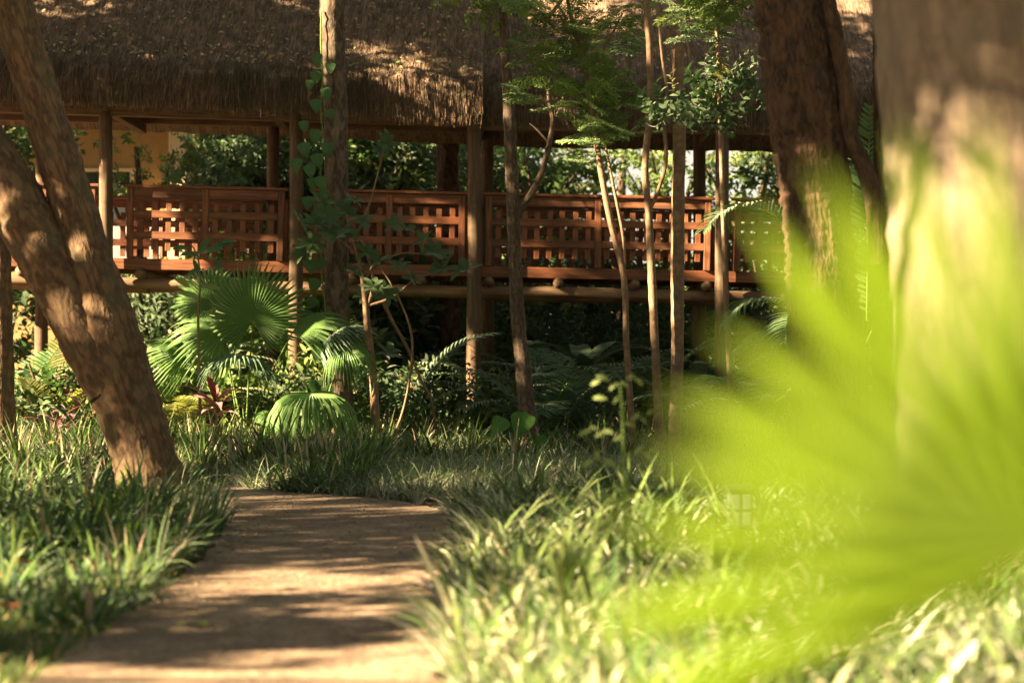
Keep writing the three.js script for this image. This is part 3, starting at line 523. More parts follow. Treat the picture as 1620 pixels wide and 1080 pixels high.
// the fan palm close to the camera
reseed(58);
fanPalm('bright lime fan palm leaf spreading close beside the path', V(0.58, 0, -1.25), [
  [at(1670, 890, 1.32), V(-0.1, 1, -0.2), V(-0.36, 0.2, 1), 0.35, { spread: 3.78, n: 19, split: 0.36, gap: 0.5, jag: 0.12, edge: -0.14, droop: 0.05, tip: 0.22, pleat: 0.09, m: M.fan_bright }],
], M.fan_bright);
function frond(base, az, el, L, droop, n, ll, lw, o = {}) {
  const g = new Geo(), h = V(Math.cos(az), 0, Math.sin(az)), side = V(-h.z, 0, h.x), p = base.clone(), N = 24, pts = []; let a = el;
  for (let k = 0; k <= N; k++) { pts.push([p.clone(), a]); a -= droop / N * (0.4 + 1.2 * k / N); p.addScaledVector(h, Math.cos(a) * L / N); p.y += Math.sin(a) * L / N; }
  const st = o.bare ?? 0.22;
  for (let i = 0; i < n; i++) for (const s of [-1, 1]) {
    const t = st + (1 - st) * (i + rr(0, 0.4)) / n, k = t * N, k0 = Math.min(N - 1, Math.floor(k)), [q, an] = pts[k0], c = q.clone().lerp(pts[k0 + 1][0], k - k0), f = h.clone().multiplyScalar(Math.cos(an)).add(V(0, Math.sin(an), 0)), up = h.clone().multiplyScalar(-Math.sin(an)).add(V(0, Math.cos(an), 0));
    const len = ll * Math.sin(Math.PI * (0.18 + 0.72 * (t - st) / (1 - st))) * rr(0.88, 1.1), fw = lerp(0.35, 0.9, (t - st) / (1 - st));
    g.blade(c, side.clone().multiplyScalar(s).addScaledVector(f, fw).addScaledVector(up, o.lift ?? 0.25), up, len, lw, { seg: 4, bend: (o.hang ?? 0.7) * rr(0.7, 1.2), fold: 0.3, prof: (x) => Math.pow(Math.sin(Math.PI * (0.08 + 0.92 * x)), 0.6) });
  }
  const r = tube(pts.filter((_, i) => i % 4 === 0).map(([q], i) => [q, lerp(o.stem ?? 0.012, 0.003, i / 6)]), { rad: 5, step: 0.2, lump: 0, cap: false });
  return [g.build(), r];
}
function palm(label, base, fr, m, group, name = 'feather_palm') {
  const t = thing(name, label, 'palm', base, group);
  for (const [dx, dy, dz, az, el, L, droop, n, ll, lw, o] of fr) { const [a, b] = frond(V(dx, dy, dz), az, el, L, droop, n, ll, lw, o); const f = mesh('frond', a, o?.m ?? m, t); mesh('midrib', b, M.stalk, f); }
  return t;
}
reseed(61);
const clumpFronds = (n, L, ll, o = {}) => Array.from({ length: n }, (_, i) => [rr(-0.12, 0.12), 0, rr(-0.12, 0.12), i * 2.4 + rr(-0.3, 0.3), rr(0.95, 1.4), L * rr(0.75, 1.15), rr(1.1, 1.9), 26, ll * rr(0.85, 1.1), 0.03, o]);
const PG = 'feather palms under and behind the walkway';
for (const [px, d, n, L, m, label] of [[630, 26.0, 8, 2.2, M.frond_blue, 'bluish drooping feather palm between the slim forked stem and the dark trunk'], [880, 29.5, 10, 2.6, M.frond, 'green feather palm behind the walkway, seen past the speckled trunk'], [940, 25.4, 10, 2.3, M.frond_blue, 'bluish feather palm with long arching fronds before the banana plant'], [1010, 28, 10, 2.5, M.frond, 'dark feather palm under the deck behind the thin tan sapling'], [860, 25, 8, 2.0, M.frond_blue, 'low bluish feather palm at the foot of the speckled trunk'], [1110, 26, 9, 2.2, M.frond, 'green feather palm under the deck beyond the straight pale trunk'], [560, 28.5, 9, 2.6, M.frond, 'green feather palm under the deck behind the vine-clad trunk'], [265, 27.5, 8, 2.2, M.frond_blue, 'bluish feather palm under the deck behind the pink ti plant'], [30, 26, 8, 2.0, M.frond, 'green feather palm among the maroon ti plants'], [660, 31, 9, 2.6, M.frond_blue, 'bluish feather palm behind the dark straight trunk'], [1200, 24, 8, 2.2, M.frond, 'green feather palm low before the far railing by the furrowed tree'], [455, 30.5, 10, 2.7, M.frond, 'green feather palm behind the walkway, seen past the large fan palm'], [330, 29.8, 10, 2.6, M.frond, 'tall green feather palm behind the thin-stemmed young plant']])
  palm(label, V((px - 810) / 3000 * d, 0, -d), clumpFronds(n, L, 0.42, { lift: 0.2 }), m, PG);
palm('young feather palm with fronds tinted gold as if sunlit behind the leaning tree', V((95 - 810) / 3000 * 25.5, 0, -25.5), clumpFronds(7, 1.35, 0.34), M.frond_gold);
palm('young feather palm tinted sunlit gold-green beside the pink ti plant', V((285 - 810) / 3000 * 25, 0, -25), clumpFronds(9, 1.5, 0.34), M.frond_gold);
// fronds reaching into the picture beside the furrowed tree
palm('tall feather palm whose long fronds arch before the far railing', V(2.95, 0, -18.4), [
  [0, 2.2, 0, 2.75, 1.0, 1.5, 2.0, 34, 0.42, 0.03, { bare: 0.1 }], [0, 1.5, 0, 2.9, 0.9, 1.15, 2.1, 30, 0.42, 0.03, { bare: 0.1, hang: 1.1 }], [0.1, 1.4, 0, 2.2, 0.9, 1.1, 2.3, 30, 0.42, 0.03, { bare: 0.1, hang: 1.1 }], [0, 1.9, 0, 0.6, 1.0, 1.6, 1.6, 32, 0.45, 0.03, { bare: 0.15 }], [0, 2.0, 0, -1.5, 1.1, 1.6, 1.6, 32, 0.45, 0.03, {}], [0, 1.3, 0.1, 3.3, 0.75, 1.0, 2.2, 28, 0.4, 0.03, { bare: 0.1, hang: 1.2 }],
], M.frond);
mesh('trunk', tube([[V(0, -0.05, 0), 0.1], [V(0, 1, 0), 0.07], [V(0, 2.2, 0), 0.05]], { rad: 10, step: 0.15, lump: 0.06 }), M.bark_grey, scene.children[scene.children.length - 1]);
palm('feather palm with an upright frond behind the furrowed tree', V((1372 - 810) / 3000 * 17.5, 0, -17.5), [[0, 1.6, 0, 1.7, 1.45, 2.0, 0.35, 40, 0.26, 0.03, { bare: 0.05, hang: 0.3 }], [0, 1.4, 0, 0.3, 1.2, 1.6, 1.0, 34, 0.3, 0.03, {}]], M.frond);

// ---------------------------------------------------------------- leafy plants
const heart = (t) => 0.06 * (1 - t) + Math.pow(Math.sin(Math.PI * Math.pow(clamp(t), 0.5)), 0.8);
const oval = (t) => Math.pow(Math.sin(Math.PI * (0.03 + 0.97 * t)), 0.75);
function leafGeo(L, W, o) { return new Geo().blade(V(0, 0, 0), V(0, 1, 0), V(0, 0, 1), L, W, { seg: 6, ...o }).build(); }
const lc = { heart: leafGeo(1, 0.8, { prof: heart, bend: 0.8, fold: 0.22, seg: 10 }), oval: [leafGeo(1, 0.36, { prof: oval, bend: 0.7, fold: 0.2 }), leafGeo(1, 0.32, { prof: oval, bend: 1.1, fold: 0.3, wave: 0.06 }), leafGeo(1, 0.4, { prof: oval, bend: 0.3, fold: 0.12 })], strap: [leafGeo(1, 0.16, { prof: oval, bend: 0.9, fold: 0.35 }), leafGeo(1, 0.18, { prof: oval, bend: 1.4, fold: 0.3 }), leafGeo(1, 0.15, { prof: oval, bend: 0.5, fold: 0.4 })], banana: leafGeo(1, 0.3, { prof: (t) => Math.pow(Math.sin(Math.PI * (0.06 + 0.94 * t)), 0.5), bend: 1.2, fold: 0.2, seg: 10, wave: 0.04 }), taro: leafGeo(1, 0.85, { prof: heart, bend: 0.4, fold: 0.12, wave: 0.05, seg: 9 }) };
const leafAt = (parent, geo, m, pos, axis, normal, size) => { const o = mesh('leaf', geo, m, parent); place(o, pos, axis, normal); o.scale.setScalar(size); return o; };
const pick = (a) => a[Math.floor(R() * a.length)];
{
  reseed(71);
  // vine on the trunk
  const pts = [[508, 15], [507, 70], [510, 120], [507, 175], [512, 230], [505, 290], [512, 350], [508, 420], [515, 500], [512, 600], [520, 712]].map(([x, y]) => at(x, y, 23.82));
  const v = thing('climbing_vine', 'heart-leaved vine climbing the straight grey trunk', 'vine', pts[pts.length - 1].clone().setY(0));
  mesh('stem', shift(tube(pts.map((p) => [p, 0.009]), { rad: 6, step: 0.1, lump: 0.1 }), v.position), M.stalk, v);
  for (const [x, y, s] of [[502, 84, 24], [523, 98, 20], [500, 111, 22], [491, 126, 18], [517, 138, 24], [498, 156, 24], [519, 172, 20], [502, 204, 26], [516, 225, 26], [500, 242, 26], [487, 260, 24], [509, 278, 26], [494, 280, 22], [478, 225, 26], [480, 190, 20], [470, 250, 26], [486, 310, 24], [500, 330, 24], [512, 300, 20], [488, 410, 26], [500, 440, 26], [510, 408, 22], [496, 470, 22], [490, 520, 26], [504, 550, 24], [486, 490, 24], [512, 540, 22], [516, 610, 24], [498, 600, 26]]) {
    const p = at(x, y, 23.7 + rr(-0.05, 0.05)).sub(v.position); leafAt(v, lc.heart, M.leaf_vine, p, V(rr(-0.4, 0.4), -1, rr(0, 0.35)), V(rr(-0.35, 0.35), 0.25, 1), s / 3000 * 23.7);
  }
  // whorled shrub leaves belong to the slim forked stem
  const bt = scene.children.find((o) => o.name === 'branch_tree');
  for (const [x, y, n, s] of [[548, 335, 9, 24], [520, 345, 8, 22], [500, 355, 8, 22], [560, 318, 8, 20], [575, 352, 7, 22], [530, 375, 8, 24], [492, 385, 7, 22], [510, 320, 8, 22], [545, 372, 7, 22], [612, 228, 8, 22], [598, 240, 6, 18], [625, 355, 6, 20], [640, 362, 6, 20], [685, 400, 8, 26], [735, 428, 9, 26], [700, 425, 7, 24], [650, 440, 6, 22], [630, 420, 6, 22], [600, 415, 7, 22], [580, 400, 7, 22], [590, 455, 8, 22], [575, 470, 8, 20], [610, 465, 7, 22], [560, 430, 6, 22], [475, 350, 7, 22], [615, 560, 6, 24], [480, 400, 7, 22], [670, 380, 5, 20]]) {
    const c = at(x, y, 23.1 + rr(-0.25, 0.25)).sub(bt.position), ax = V(rr(-0.7, 0.7), rr(0.3, 0.9), rr(0.25, 1)).normalize(), e1 = V(0, 1, 0).cross(ax).normalize(), e2 = V(0, 0, 0).crossVectors(ax, e1);
    for (let k = 0; k < n; k++) { const a = k / n * 6.283 + rr(-0.2, 0.2), d = e1.clone().multiplyScalar(Math.cos(a)).addScaledVector(e2, Math.sin(a)).addScaledVector(ax, rr(0.15, 0.7)); leafAt(bt, pick(lc.oval), M.leaf_shrub, c, d, ax, s * rr(0.9, 1.4) / 3000 * 23.1); }
  }
  // tall thin-stemmed plant
  const b1 = at(318, 720, 23.5).setY(0), tp = thing('tall_stem_plant', 'thin-stemmed young plant with large wavy leaves at its top', 'plant', b1);
  mesh('stem', shift(tube([[318, 722], [315, 600], [313, 500], [316, 450], [312, 405], [300, 385]].map(([x, y], i) => [at(x, y, 23.5), 0.022 - i * 0.003]), { rad: 7, step: 0.1 }), b1), M.twig, tp);
  for (const [x, y, ax, ay, s] of [[312, 405, -0.9, 0.3, 34], [312, 402, 0.5, 0.8, 36], [318, 400, 0.95, 0.35, 40], [300, 392, -1, 0.1, 30], [330, 395, 0.9, 0.5, 44], [345, 385, 0.6, 0.2, 30], [340, 410, 0.4, -0.8, 28], [305, 410, 0.3, -0.6, 26], [318, 425, -0.8, -0.2, 30], [314, 470, -0.9, 0.3, 36], [316, 455, 0.9, 0.2, 36], [300, 455, -0.6, 0.5, 30]]) leafAt(tp, pick(lc.oval), y > 440 ? M.leaf_pale : M.leaf_vine, at(x, y, 23.4 + rr(-0.1, 0.1)).sub(b1), V(ax, ay, rr(0, 0.5)), V(rr(-0.3, 0.3), 0.7, 0.7), s / 3000 * 23.4);
  // ti plants
  const ti = (label, px, d, h, n, s, ms, group) => {
    const b = V((px - 810) / 3000 * d, 0, -d), t = thing('ti_plant', label, 'plant', b, group);
    mesh('stem', tube([[V(0, 0, 0), 0.018], [V(0.02, h * 0.6, 0), 0.016], [V(0, h + 0.1, 0), 0.01]], { rad: 7, step: 0.1 }), M.twig, t);
    for (let k = 0; k < n; k++) { const a = k * 2.4, u = k / n, e = lerp(0.1, 1.15, u); leafAt(t, pick(lc.strap), pick(ms), V(0, h - 0.12 + u * 0.2, 0), V(Math.cos(a), e, Math.sin(a)), V(-Math.cos(a) * e, 1, -Math.sin(a) * e), s * rr(0.8, 1.15)); }
  };
  ti('pink-red ti plant with a rosette of strap leaves near the small lamp', 340, 23.0, 0.62, 20, 0.52, [M.leaf_pink, M.leaf_red, M.leaf_pink]);
  ti('pink-red ti plant with dry lower leaves under the rosette one', 350, 22.8, 0.3, 12, 0.38, [M.leaf_pink, M.leaf_pale]);
  for (const [px, d, h, s] of [[88, 24.5, 0.3, 0.5], [112, 24.2, 0.35, 0.55], [140, 24.8, 0.4, 0.5], [48, 25, 0.3, 0.45], [128, 25.4, 0.65, 0.5], [100, 25.8, 0.55, 0.5]]) ti('dark maroon ti plant in the shade behind the leaning tree', px, d, h, 14, s, [M.leaf_maroon, M.leaf_maroon, M.leaf_red, M.leaf_glossy], 'maroon ti plants');
  // taro and banana leaves
  const tb = V((815 - 810) / 3000 * 22.6, 0, -22.6), ta = thing('taro_plant', 'bright green heart-leaved taro standing by the speckled trunk', 'plant', tb);
  for (const [x, y, s, ax, ay] of [[832, 652, 46, -0.35, -0.9], [800, 662, 36, -0.6, -0.6], [850, 690, 28, 0.5, -0.7]]) { const p = at(x, y, 22.4).sub(tb); mesh('leaf_stalk', tube([[V(0, 0, 0), 0.014], [p.clone().multiplyScalar(0.55).add(V(0.03, 0.1, 0)), 0.011], [p, 0.008]], { rad: 6, step: 0.1 }), M.stalk, ta); leafAt(ta, lc.taro, M.leaf_taro, p, V(ax, ay, 0.35), V(-0.2, 0.45, 0.9), s / 3000 * 22.4); }
  const bb = V((925 - 810) / 3000 * 26.4, 0, -26.4), ba = thing('banana_plant', 'banana plant with broad dark leaves in the gloom under the walkway', 'plant', bb);
  mesh('stem', tube([[V(0, -0.05, 0), 0.09], [V(0, 0.6, 0), 0.06], [V(0.03, 1.1, 0), 0.03]], { rad: 10, step: 0.15 }), M.stalk, ba);
  for (const [a, e, s] of [[3.3, 0.9, 1.1], [2.8, 1.3, 1.0], [0.2, 1.0, 1.1], [1.5, 0.9, 0.9], [4.6, 1.2, 1], [5.6, 1.6, 0.9]]) leafAt(ba, lc.banana, M.leaf_glossy, V(0, 1.0, 0), V(Math.cos(a), e, Math.sin(a)), V(-Math.cos(a) * e, 1, -Math.sin(a) * e), s);
  // seedling in the near grass
  const sb = V((985 - 810) / 3000 * 9.6, 0, -9.6), sd = thing('seedling', 'pale green leafy seedling standing up from the grass bank', 'plant', sb), S2 = 9.6;
  mesh('stem', shift(tube([[990, 935], [988, 800], [986, 700], [984, 640], [980, 605]].map(([x, y], i) => [at(x, y, S2), 0.011 - i * 0.0016]), { rad: 7, step: 0.06 }), sb), M.stalk, sd);
  for (const [x, y, ax, ay, n, l] of [[980, 606, -0.9, 0.15, 3, 0.13], [980, 604, 0.9, 0.25, 3, 0.1], [982, 625, -0.7, -0.2, 2, 0.12], [985, 670, 0.8, 0.3, 4, 0.16], [986, 690, -0.9, 0.2, 5, 0.2], [988, 740, -0.8, 0.2, 5, 0.2], [988, 720, 0.8, 0.1, 4, 0.16], [988, 780, 0.8, 0.1, 4, 0.15], [988, 790, -0.8, 0.1, 4, 0.18]]) for (let k = 0; k < n; k++) { const o = at(x, y, S2).sub(sb), d = V(ax, ay, rr(-0.2, 0.2)).normalize(); leafAt(sd, pick(lc.oval), M.leaf_pale, o.addScaledVector(d, l * (k + 0.2) / n), d.clone().add(V(rr(-0.5, 0.5), (k % 2 ? 0.8 : -0.8) * rr(0.4, 1.2), rr(-0.4, 0.6))), V(rr(-0.4, 0.4), 0.5, 1), rr(0.04, 0.085)); }
}

for (const [label, d, pts] of [['dry bare vine hanging slantwise before the dark straight trunk', 24.5, [[606, 478, 6], [622, 510, 5], [645, 552, 5], [668, 605, 4], [684, 640, 4], [694, 726, 4]]], ['pale bare twigs dangling before the feathery sapling', 21.6, [[893, -10, 8], [880, 12, 6], [866, 30, 5], [860, 48, 4], [852, 66, 3]]], ['thin leafless stem curving up past the whorled shrub', 23, [[606, 728, 5], [640, 640, 4], [652, 540, 4], [630, 470, 3], [600, 420, 3]]]]) {
  const w = S(d, pts), b = w[w.length - 1][0].clone(), t = thing('dry_vine', label, 'vine', b); mesh('stem', shift(tube(w, { rad: 6, step: 0.06, lump: 0.12 }), b), M.bark_pale, t);
  if (d === 21.6) for (const p of [[[882, 8, 5], [892, 22, 4], [896, 40, 3]], [[868, 28, 4], [848, 26, 3], [838, 22, 2]], [[866, 30, 4], [876, 44, 3], [872, 60, 2]]]) mesh('twig', shift(tube(S(d, p), { rad: 6, step: 0.06, lump: 0.12 }), b), M.bark_pale, t);
}

// ---------------------------------------------------------------- yellow house behind
{
  const h = thing('yellow_house', 'yellow plastered house seen behind the walkway through the leaves', 'house', V(-11.4, 0, -41));
  const b = (n, w, hh, d, x, y, z, m, p = h) => { const o = mesh(n, boxUV(new THREE.BoxGeometry(w, hh, d)), m, p); o.position.set(x, y, z); return o; };
  b('wall', 8.6, 6.4, 6, 0, 3.15, -3, M.plaster);
  b('pillar', 0.34, 6.4, 0.34, 4.2, 3.15, 0.2, M.cream_paint); b('roof', 10, 0.3, 8, 0, 6.5, -2.6, M.dark_wood);
  for (const [x, y, w, hh] of [[2.6, 4.55, 1.1, 1.2], [3.4, 1.7, 1.6, 1.6], [0, 4.5, 1.1, 1.2]]) {
    const wd = b('window', w, hh, 0.06, x, y, 0.02, M.glass_dark), f = (n, ww, h2, xx, yy) => b(n, ww, h2, 0.09, xx, yy, 0.03, M.cream_paint, wd);
    f('frame', w + 0.1, 0.07, 0, hh / 2 + 0.035); f('frame', w + 0.1, 0.07, 0, -hh / 2 - 0.035); f('frame', 0.07, hh, w / 2 + 0.035, 0); f('frame', 0.07, hh, -w / 2 - 0.035, 0); f('frame', 0.05, hh, 0, 0);
  }
  b('parapet', 2.2, 0.9, 0.12, 2.9, 3.55, 1.1, M.grey_board); b('balcony_floor', 2.6, 0.14, 1.3, 2.9, 3.0, 0.62, M.grey_board);
  // dark slatted cabinet under the walkway
  const c = thing('slatted_cabinet', 'dark louvred cabinet standing under the walkway behind the slim stem', 'cabinet', V((580 - 810) / 3000 * 29.8, 0, -29.8));
  b('body', 0.72, 1.15, 0.3, 0, 0.57, 0, M.black_metal, c);
  for (let k = 0; k < 12; k++) { const s = b('louvre', 0.62, 0.012, 0.05, 0, 0.35 + k * 0.065, 0.165, M.lamp_cap, c); s.rotation.x = 0.6; }
  b('sign_plate', 0.3, 0.34, 0.02, 0.02, 1.5, 0.05, M.grey_board, c); b('stand', 0.05, 0.3, 0.04, 0.02, 1.25, 0.03, M.black_metal, c);
}

// ---------------------------------------------------------------- bushes and trees behind the walkway
reseed(81);
const bush = (x, z, r, h, n, per, kind, pal, size, label, group, cat = 'bush') => {
  const t = thing(cat === 'tree' ? 'background_tree' : 'leafy_bush', label, cat, V(x, 0, z), group);
  for (let k = 0; k < 3; k++) { const a = k * 2.1 + x; mesh('stem', tube([[V(0, -0.05, 0), 0.04], [V(Math.cos(a) * r * 0.3, h * 0.5, Math.sin(a) * r * 0.3), 0.03], [V(Math.cos(a) * r * 0.6, h * 0.9, Math.sin(a) * r * 0.6), 0.012]], { rad: 7, step: 0.3, s: k }), M.bark_dark, t); }
  foliage('foliage', t, V(0, h * 0.52, 0), V(r, h * 0.5, r), n, per, kind, pal, size, 0.3, 0.2);
  return t;
};
const BG = 'bushes behind the walkway', BL = { DEEP: 'bush behind the walkway with leaves tinted a shaded bluish green', GREEN: 'bush with plain green leaves behind the walkway', LIME: 'bush behind the walkway with leaves tinted a sunlit yellow-green' };
const low = [[-4.7, -25.2, 'LIME'], [-4.1, -26, 'LIME'], [-3.3, -25.6, 'GREEN'], [-2.7, -26.4, 'LIME'], [-5.2, -26.2, 'GREEN'], [-2.1, -25.4, 'GREEN'], [-3.8, -27.6, 'LIME'], [-2.9, -27.8, 'LIME'], [-1.6, -26.6, 'DEEP'], [-0.2, -25.8, 'GREEN'], [0.6, -26.4, 'DEEP'], [-6.2, -25.6, 'GREEN']];
for (const [x, z, p] of low) bush(x, z, rr(0.45, 0.7), rr(0.7, 1.3), 16, 7, pick(['broad', 'long', 'large', 'long']), { DEEP, GREEN, LIME }[p], rr(0.8, 1.1), { DEEP: 'low shrub tinted a shaded bluish green under the walkway deck', GREEN: 'low green shrub growing before the walkway posts', LIME: 'low shrub tinted a sunlit yellow-green between the fan palms and the walkway' }[p], 'low shrubs by the walkway');
const bushes = [[-9, -33, 'DEEP'], [-6, -32.5, 'DEEP'], [-5.2, -34.5, 'LIME'], [-4.2, -31.8, 'LIME'], [-3.2, -33.5, 'GREEN'], [-2.3, -31.6, 'DEEP'], [-1.4, -33, 'DEEP'], [-0.4, -31.8, 'GREEN'], [0.7, -33.4, 'DEEP'], [1.6, -31.9, 'DEEP'], [2.6, -33.2, 'GREEN'], [3.6, -32, 'DEEP'], [4.8, -33.6, 'GREEN'], [6, -32, 'DEEP'], [7.4, -33, 'DEEP'], [-3.7, -29.9, 'LIME'], [-2.7, -29.7, 'LIME'], [1, -30, 'DEEP'], [2.3, -30.2, 'DEEP'], [4, -30, 'DEEP'], [-0.9, -30, 'DEEP']];
for (const [x, z, p] of bushes) bush(x, z, rr(0.8, 1.15), z < -31 ? rr(2.8, 3.9) : rr(1.2, 1.8), 30, 9, pick(['broad', 'broad', 'long', 'large']), { DEEP, GREEN, LIME }[p], rr(0.9, 1.3), BL[p], BG + ', ' + p.toLowerCase().replace('deep', 'bluish').replace('lime', 'yellow-green').replace('green', 'green'));
// trees behind: trunk px, distance, height of the crown's middle, radii, colours
const TL = { DEEP: 'tree behind the walkway with leaves tinted a shaded bluish green', GREEN: 'tree with plain green leaves standing behind the walkway', LIME: 'tree behind the walkway with leaves tinted a sunlit yellow-green' };
for (const [px, d, h, r, n, pk, kind] of [[0, 36, 5.2, 1.2, 24, 'GREEN', 'broad'], [215, 36, 4.7, 0.9, 6, 'GREEN', 'small'], [350, 35, 4.6, 0.7, 30, 'GREEN', 'small'], [410, 34, 4.4, 1.2, 50, 'DEEP', 'broad'], [470, 37, 5.0, 2.0, 70, 'LIME', 'broad'], [560, 35, 4.8, 1.8, 70, 'GREEN', 'broad'], [640, 38, 5.2, 2.2, 80, 'LIME', 'small'], [765, 39, 5, 1.7, 60, 'GREEN', 'broad'], [850, 36, 4.6, 1.2, 18, 'GREEN', 'broad'], [905, 40, 5.4, 1.5, 13, 'LIME', 'small'], [985, 42, 5.8, 1.9, 11, 'LIME', 'small'], [1060, 40, 5.2, 1.2, 6, 'LIME', 'broad'], [1190, 37, 5.0, 1.5, 18, 'GREEN', 'broad'], [1350, 36, 5, 2.0, 60, 'DEEP', 'broad'], [560, 48, 7.5, 4, 110, 'GREEN', 'broad'], [400, 50, 8, 3.6, 100, 'LIME', 'broad'], [690, 52, 7.2, 3.0, 80, 'LIME', 'broad'], [1400, 48, 7, 3.4, 80, 'GREEN', 'broad']]) {
  const x = (px - 810) / 3000 * d, t = thing('background_tree', TL[pk], 'tree', V(x, 0, -d), 'trees behind the walkway, ' + { DEEP: 'bluish', GREEN: 'green', LIME: 'yellow-green' }[pk]);
  mesh('trunk', tube([[V(0, -0.1, 0), 0.16], [V(rr(-.2, .2), h * 0.5, 0), 0.12], [V(rr(-.4, .4), h * 1.1, 0), 0.05]], { rad: 10, step: 0.3, s: px & 31, lump: 0.08 }), R() < 0.4 ? M.bark_pale : M.bark_dark, t);
  for (let k = 0; k < 5; k++) { const a = k * 1.3 + px; mesh('limb', tube([[V(0, h * rr(0.4, 0.7), 0), 0.05], [V(Math.cos(a) * r * 0.4, h * rr(0.75, 0.9), Math.sin(a) * r * 0.4), 0.035], [V(Math.cos(a) * r * 0.85, h * rr(0.95, 1.1), Math.sin(a) * r * 0.8), 0.012]], { rad: 6, step: 0.3, s: k }), M.bark_dark, t); }
  foliage('crown', t, V(0, h, 0), V(r, Math.min(r, h * 0.42), r), n, 13, kind, { DEEP, GREEN, LIME }[pk], kind === 'small' ? 1.6 : 1.15, 0.42, 0.2);
}
// low far hedge mass that closes the view below the railing
{ const L = []; for (let n = 0; n < 9000; n++) { const x = rr(-17, 17), z = rr(-58, -46), h = (x < 1.5 || x > 8 ? 3.4 : 2.2) + 2.6 * vn(x * 0.5 + 50, z * 0.3 + 80); const p = V(x, Math.pow(R(), 0.7) * h, z), q = new THREE.Quaternion().setFromEuler(new THREE.Euler(rr(-0.8, 0.8), rr(0, 6.28), rr(-0.8, 0.8))), c = pick(pick([GREEN, DEEP, LIME])); L.push([new THREE.Matrix4().compose(p, q, V(1, 1, 1).multiplyScalar(rr(1.5, 2.6))), lin(...c)]); }
  tag(copies('far_undergrowth', spray('broad'), M.leaf, L, scene), 'mass of green undergrowth far behind the walkway', 'undergrowth', null, 'stuff'); }

// ---------------------------------------------------------------- grass banks
reseed(91);
function clump(n, len, w, spread, cols, bend = 1.2) {
  const g = new Geo();
  for (let k = 0; k < n; k++) { const a = rr(0, 6.283), lean = Math.pow(R(), 0.8) * spread, L = len * rr(0.55, 1.15); g.col = pick(cols).map((x) => x * rr(0.8, 1.2)); g.blade(V(Math.cos(a) * 0.03, -0.01, Math.sin(a) * 0.03), V(Math.cos(a) * lean, 1, Math.sin(a) * lean), V(-Math.cos(a), 0.3, -Math.sin(a)), L, w * rr(0.7, 1.25), { seg: 5, bend: bend * rr(0.3, 1.3), fold: 0.25, prof: (t) => Math.pow(Math.max(0, 1 - t), 0.55) * (0.6 + 0.4 * Math.min(1, t * 6)), twist: rr(-0.5, 0.5) }); }
  return g.build(true);
}
const cGreen = [[0.07, 0.145, 0.022], [0.095, 0.18, 0.026], [0.135, 0.215, 0.034], [0.05, 0.11, 0.024]], cBlue = [[0.06, 0.135, 0.055], [0.085, 0.165, 0.07], [0.05, 0.11, 0.045]], cPale = [[0.40, 0.43, 0.27], [0.30, 0.34, 0.2], [0.2, 0.26, 0.12], [0.5, 0.48, 0.33]], cDry = [[0.44, 0.37, 0.25], [0.55, 0.48, 0.35], [0.28, 0.21, 0.12]];
const cCream = [[0.68, 0.67, 0.52], [0.56, 0.58, 0.4]];
const CL = {
  green: [clump(18, 0.46, 0.03, 0.7, [...cGreen, ...cGreen, ...cDry.slice(0, 1)]), clump(16, 0.40, 0.032, 0.9, [...cGreen, ...cBlue, cPale[2]]), clump(15, 0.52, 0.027, 0.5, [...cGreen, cPale[1]])],
  blue: [clump(15, 0.54, 0.032, 0.8, [...cBlue, ...cBlue, ...cGreen], 1.5), clump(14, 0.46, 0.034, 1.0, [...cBlue, ...cBlue, ...cPale.slice(1, 3)], 1.6)],
  silver: [clump(26, 0.36, 0.012, 1.1, [...cPale, ...cCream, ...cCream, ...cGreen.slice(0, 2)], 1.6), clump(24, 0.42, 0.013, 0.9, [...cPale, ...cCream, ...cBlue.slice(0, 2)], 1.5), clump(24, 0.34, 0.013, 1.2, [...cPale, ...cCream, ...cBlue], 1.8)],
  bank: [clump(12, 0.48, 0.034, 0.7, [...cGreen, ...cDry, ...cCream, ...cCream, ...cPale]), clump(12, 0.42, 0.036, 0.9, [...cGreen, ...cPale, ...cDry, ...cCream]), clump(11, 0.56, 0.03, 0.5, [...cGreen, ...cGreen, ...cPale.slice(1, 4)]), clump(12, 0.34, 0.026, 1.3, [...cDry, ...cCream, ...cGreen])],
  lawn: [clump(20, 0.15, 0.010, 0.9, [...cGreen, ...cDry.slice(0, 1)]), clump(18, 0.12, 0.011, 1.1, [...cGreen, ...cDry])],
};
const banks = { green: [[], [], []], blue: [[], []], silver: [[], [], []], bank: [[], [], [], []], lawn: [[], []] };
function plant(kind, x, z, s) { const k = Math.floor(R() * CL[kind].length), t = rr(0.8, 1.2); banks[kind][k].push([new THREE.Matrix4().compose(V(x, groundY(x, z), z), new THREE.Quaternion().setFromEuler(new THREE.Euler(rr(-0.12, 0.12), rr(0, 6.28), rr(-0.12, 0.12))), V(s, s * rr(0.85, 1.15), s)), lin(t, t * rr(0.95, 1.05), t)]); }
